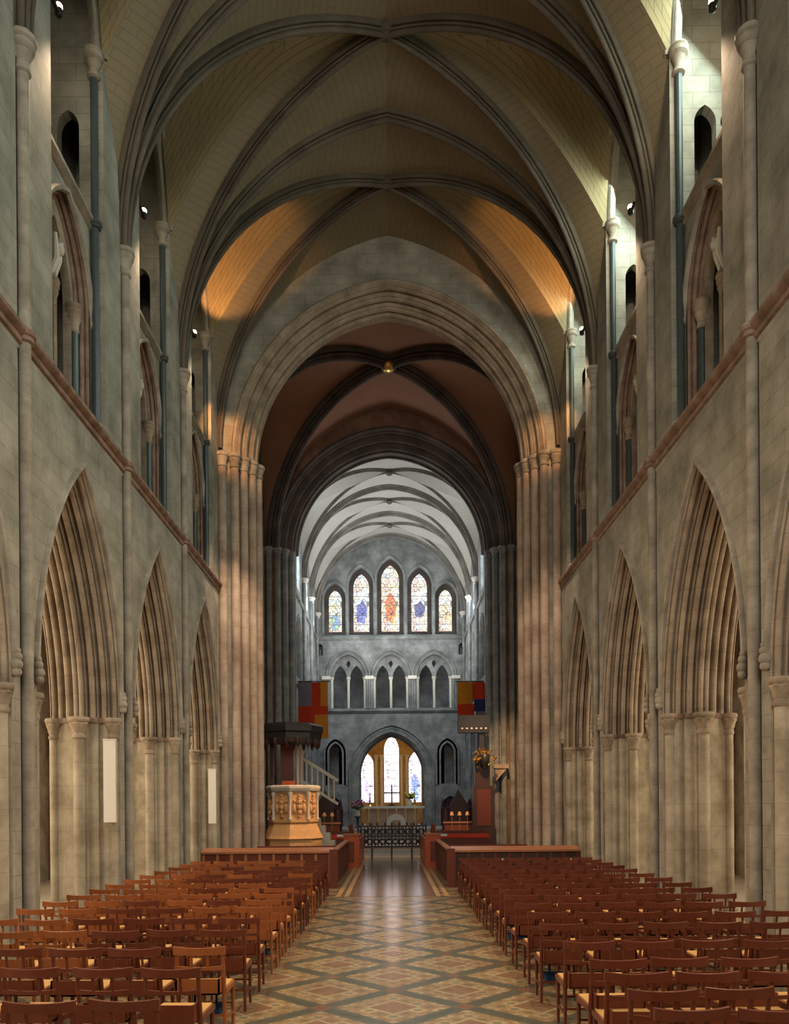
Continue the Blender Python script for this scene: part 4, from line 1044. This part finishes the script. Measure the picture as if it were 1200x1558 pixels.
for x in (-1.15, 1.2):
    th = thing('altar_candlestick', 'brass candlestick at the %s end of the altar' % LN(x), 'candlestick', (x, 41.4, 2.12), 'altar candlesticks')
    MB().lathe(x, 41.4, [(.1, 2.12), (.04, 2.2), (.05, 2.4), (.02, 2.5), (.06, 2.56)], 8).build('stick', M['gold'], th)
    MB().cyl(x, 41.4, .025, 2.56, 2.85, 6).build('candle', M['white'], th)
def flowers(label, x, y, z, fm, r, n):
    th = thing('flower_arrangement', label, 'flowers', (x, y, z), 'altar flowers')
    MB().lathe(x, y, [(.1, z), (.14, z+.12), (.09, z+.28), (.12, z+.32)], 10).build('vase', M['palestone'], th)
    m = MB(); f = MB()
    for i in range(n):
        a = random.uniform(0, 2*PI); q = r*sqrt(random.random()); h = random.uniform(.35, .95)*r*2
        p = (x+q*cos(a), y+q*sin(a)*.6, z+.3+h*.7)
        m.tube([(x, y, z+.3), ((x+p[0])/2, (y+p[1])/2, z+.3+h*.5), p], .01, 4)
        f.ball(p, random.uniform(.035, .07), 7, 4)
        m.ball((lerp(x, p[0], .7), lerp(y, p[1], .7), z+.3+h*.4), .05, 6, 4)
    m.build('foliage', M['leafgreen'], th); f.build('blossom', fm, th)
flowers('spray of yellow flowers and greenery right of the altar cross', .95, 41.35, 2.12, M['yellowflower'], .3, 26)
flowers('pink flower arrangement standing left of the altar', -1.75, 40.3, 1.6, M['pinkflower'], .42, 40)
o = MB().lathe(-1.75, 40.3, [(.2, 1.0), (.17, 1.05), (.06, 1.1), (.06, 1.5), (.18, 1.58), (.18, 1.6)], 12).build('flower_pedestal', M['iron'], loc=(-1.75, 40.3, 1.0)); tag(o, 'dark pedestal holding the pink flowers left of the altar', 'pedestal')
th = thing('round_back_seat', 'pale round-arched seat standing before the altar', 'seat', (.2, 38.95, 1.0))
m = MB(); m.slab([(.2-.45, 1.0)]+[(.2+.45*cos(PI-PI*i/12), 1.35+.38*sin(PI-PI*i/12)) for i in range(13)]+[(.2+.45, 1.0)], [[(.2-.24, 1.02)]+[(.2+.24*cos(PI-PI*i/8), 1.3+.14*sin(PI-PI*i/8)) for i in range(9)]+[(.2+.24, 1.02)]], XZ, 39.0, 39.12); m.build('arched_back', M['palestone'], th)
MB().box(-.2, .6, 38.9, 39.0, 1.0, 1.12).build('seat', M['altar'], th)

# ------------------------------------------------------------------ boards on the left piers, small wall marks
for (x, y, w_, z0, z1, lab) in ((-5.17, 14.45, .22, 1.85, 3.35, 'tall narrow white panel hung on the nearer left pier'), (-5.18, 22.75, .22, 1.65, 3.2, 'tall narrow white panel hung on the left pier by the crossing')):
    th = thing('hanging_panel', lab, 'panel', (x, y, z0), 'white panels on the left piers')
    MB().box(x-w_/2, x+w_/2, y, y+.05, z0, z1).build('board', M['white'], th)
    MB().box(x-w_/2-.01, x+w_/2+.01, y-.006, y+.056, z1, z1+.03).build('top_batten', M['palestone'], th)
    MB().box(x-.015, x+.015, y+.05, y+.12, z1-.12, z1-.08).build('hook', M['iron'], th)

# ------------------------------------------------------------------ lamps on the gallery jambs
def spot(loc, target, power, color, size=1.2, blend=.8, rad=.05, name='spot_light'):
    d = bpy.data.lights.new(name, 'SPOT'); d.energy = power; d.color = color; d.spot_size = size; d.spot_blend = blend; d.shadow_soft_size = rad
    o = bpy.data.objects.new(name, d); col.objects.link(o); o.location = loc
    o.rotation_euler = (Vector(target)-Vector(loc)).to_track_quat('-Z', 'Y').to_euler(); return o
WARM = (1, .62, .32); WHITE = (1, .86, .66)
for s in (-1, 1):
    for k in (0, 1, 2, 3):
        yc = (BY[k]+BY[k+1])/2; x, y, z = s*(W-.01), yc-.76, 14.45
        th = thing('wall_spotlight', 'small glowing spotlight high on the %s wall in the bay %s' % (LN(s), ORD[k]), 'lamp', (x, y, z), 'spotlights in the gallery recesses')
        MB().box(x-.03, x+.03, y-.34, y-.05, z-.03, z+.0).build('bracket', M['iron'], th)
        m = MB(); m.lathe(x, y-.05, [(.035, z-.05), (.06, z-.03), (.065, z+.05)], 10); m.build('housing', M['iron'], th)
        MB().ball((x, y-.05, z+.1), .06, 12, 8).build('bulb', M['bulb'], th)
        if s > 0: spot((x+s*.1, y, z+.18), (s*(W+.6), yc+1.3, 15.0), 90 if k else 70, (1, .84, .58), 2.2, .9)
        else: spot((x+s*.1, y, z+.18), (s*(W+.6), yc+1.3, 14.6), 22, (1, .80, .55), 2.0, .9)
    for k in (0, 1, 2, 3):      # unseen spots added beside the small lamps, turned down on the seating
        yc = (BY[k]+BY[k+1])/2
        spot((s*(W-.08), yc-.7, 14.0), (-s*1.0, yc-5.0, 0), 900, (1, .72, .47), 1.5, .9, .12)
    yc = (BY[0]+BY[1])/2
    spot((s*(W-.05), yc-.6, 14.75), (s*4.3, yc+1.0, 17.9), 420, (1, .46, .16), .95, .45)
    spot((s*(W-.25), yc-.9, 13.6), (s*4.75, ENDY+.1, 12.9), 420 if s < 0 else 300, (1, .46, .16), .7, .8)

# ------------------------------------------------------------------ lights of the place and added fill
def area(loc, target, sx_, sy_, power, color, name='daylight'):
    d = bpy.data.lights.new(name, 'AREA'); d.shape = 'RECTANGLE'; d.size = sx_; d.size_y = sy_; d.energy = power; d.color = color
    o = bpy.data.objects.new(name, d); col.objects.link(o); o.location = loc
    o.rotation_euler = (Vector(target)-Vector(loc)).to_track_quat('-Z', 'Y').to_euler(); return o
# west window daylight
area((0, BY[-1]+.1, 12.5), (0, 12, 12), 6.5, 8, 950, (1, .93, .80), 'west_window_daylight')
# clerestory windows in the right-hand wall throw cool daylight across to the left wall
for k in range(0, 7):
    yc = (BY[k]+BY[k+1])/2
    area((W+1.12, yc, 15.2), (0, yc, 9.6), 1.9, 3.4, 225 if k else 110, (.76, .96, .88), 'clerestory_window_light')
# warm fill added along the aisle walls, to light the lower nave
for s in (-1, 1):
    for k in range(0, 6):
        yc = (BY[k]+BY[k+1])/2
        area((s*10.1, yc, 4.3), (s*5, yc, 2.8), 1.3, 3.2, 190 if s < 0 else 140, (1, .78, .52), 'aisle_warm_fill')
# crossing: dim warm fill added in the closed transepts, lamp on the pulpit and the crossing floor
area((-10.9, 28.85, 9), (0, 28.85, 9), 5, 9, 60, (1, .50, .32), 'north_transept_fill')
area((10.9, 28.85, 9), (0, 28.85, 9), 5, 9, 150, (.95, .72, .55), 'south_transept_fill')
spot((3.6, 25.0, 8.5), (-3.3, 26.8, 2.0), 2600, (1, .56, .27), .34, .6)
spot((3.3, 25.9, 10.5), (4.3, 32.4, 2.8), 3200, (1, .60, .30), .55, .9)
spot((-3.4, 20.5, 12.3), (-4.6, 23.8, 6.0), 1300, (1, .70, .48), .75, .9)
spot((3.4, 20.5, 12.3), (4.7, 23.8, 5.0), 750, (1, .72, .52), .75, .9)
spot((-1.5, 26, 12.0), (-3.2, 34.5, 1.2), 1200, (1, .55, .32), .35, .9)  # pair of unseen spots added to brighten the choir stalls
spot((1.5, 26, 12.0), (3.2, 34.0, 1.2), 1600, (1, .55, .32), .35, .9)
# choir: clerestory daylight, plus added fill lights and spots
area((0, 39, 8.0), (0, 39.2, 16), 3.0, 6, 300, (1.0, .95, .86), 'choir_vault_fill')  # added fill for the vault, hanging in mid-air
area((-4.0, 38.9, 12.4), (0, 41.5, 8), 6, 1.2, 260, (.78, .90, 1.0), 'choir_clerestory_north')
area((3.9, 38.9, 12.4), (-4.1, 41, 8.5), 6, 1.2, 330, (.80, .93, 1.0), 'choir_clerestory_south')
area((0, 35.2, 12.0), (0, 44, 6.5), 5, .8, 60, (.92, .95, 1.0), 'choir_light')  # added fill towards the east wall
spot((0, 45.5, 6.2), (0, 52, 3.5), 420, (1, .62, .22), 1.5, .6)
spot((0, 26.0, 12.5), (0, 33.5, .5), 1300, (1, .66, .38), .55, .9)  # unseen warm spot added for the gate

w = bpy.data.worlds.new('World'); sc.world = w; w.use_nodes = True
w.node_tree.nodes['Background'].inputs[0].default_value = (.75, .85, 1, 1); w.node_tree.nodes['Background'].inputs[1].default_value = .6

# ------------------------------------------------------------------ camera
cam = bpy.data.cameras.new('Camera'); co = bpy.data.objects.new('Camera', cam); col.objects.link(co)
cam.sensor_fit = 'HORIZONTAL'; cam.sensor_width = 24; cam.lens = 24*1200/1200
cam.shift_x = (600-596)/1200; cam.shift_y = (1227-779)/1200
cam.clip_start = .1; cam.clip_end = 200
co.location = (0, 0, 2.1)
co.rotation_euler = (Matrix.Rotation(PI/2, 4, 'X') @ Matrix.Rotation(math.radians(-.45), 4, 'Z')).to_euler()
sc.camera = co
for o in bpy.data.objects:
    if 'worldmesh' in o: del o['worldmesh']
sc.view_settings.view_transform = 'Standard'; sc.view_settings.look = 'None'; sc.view_settings.gamma = 1
sc.view_settings.use_curve_mapping = False
sc.view_settings.exposure = 0.42
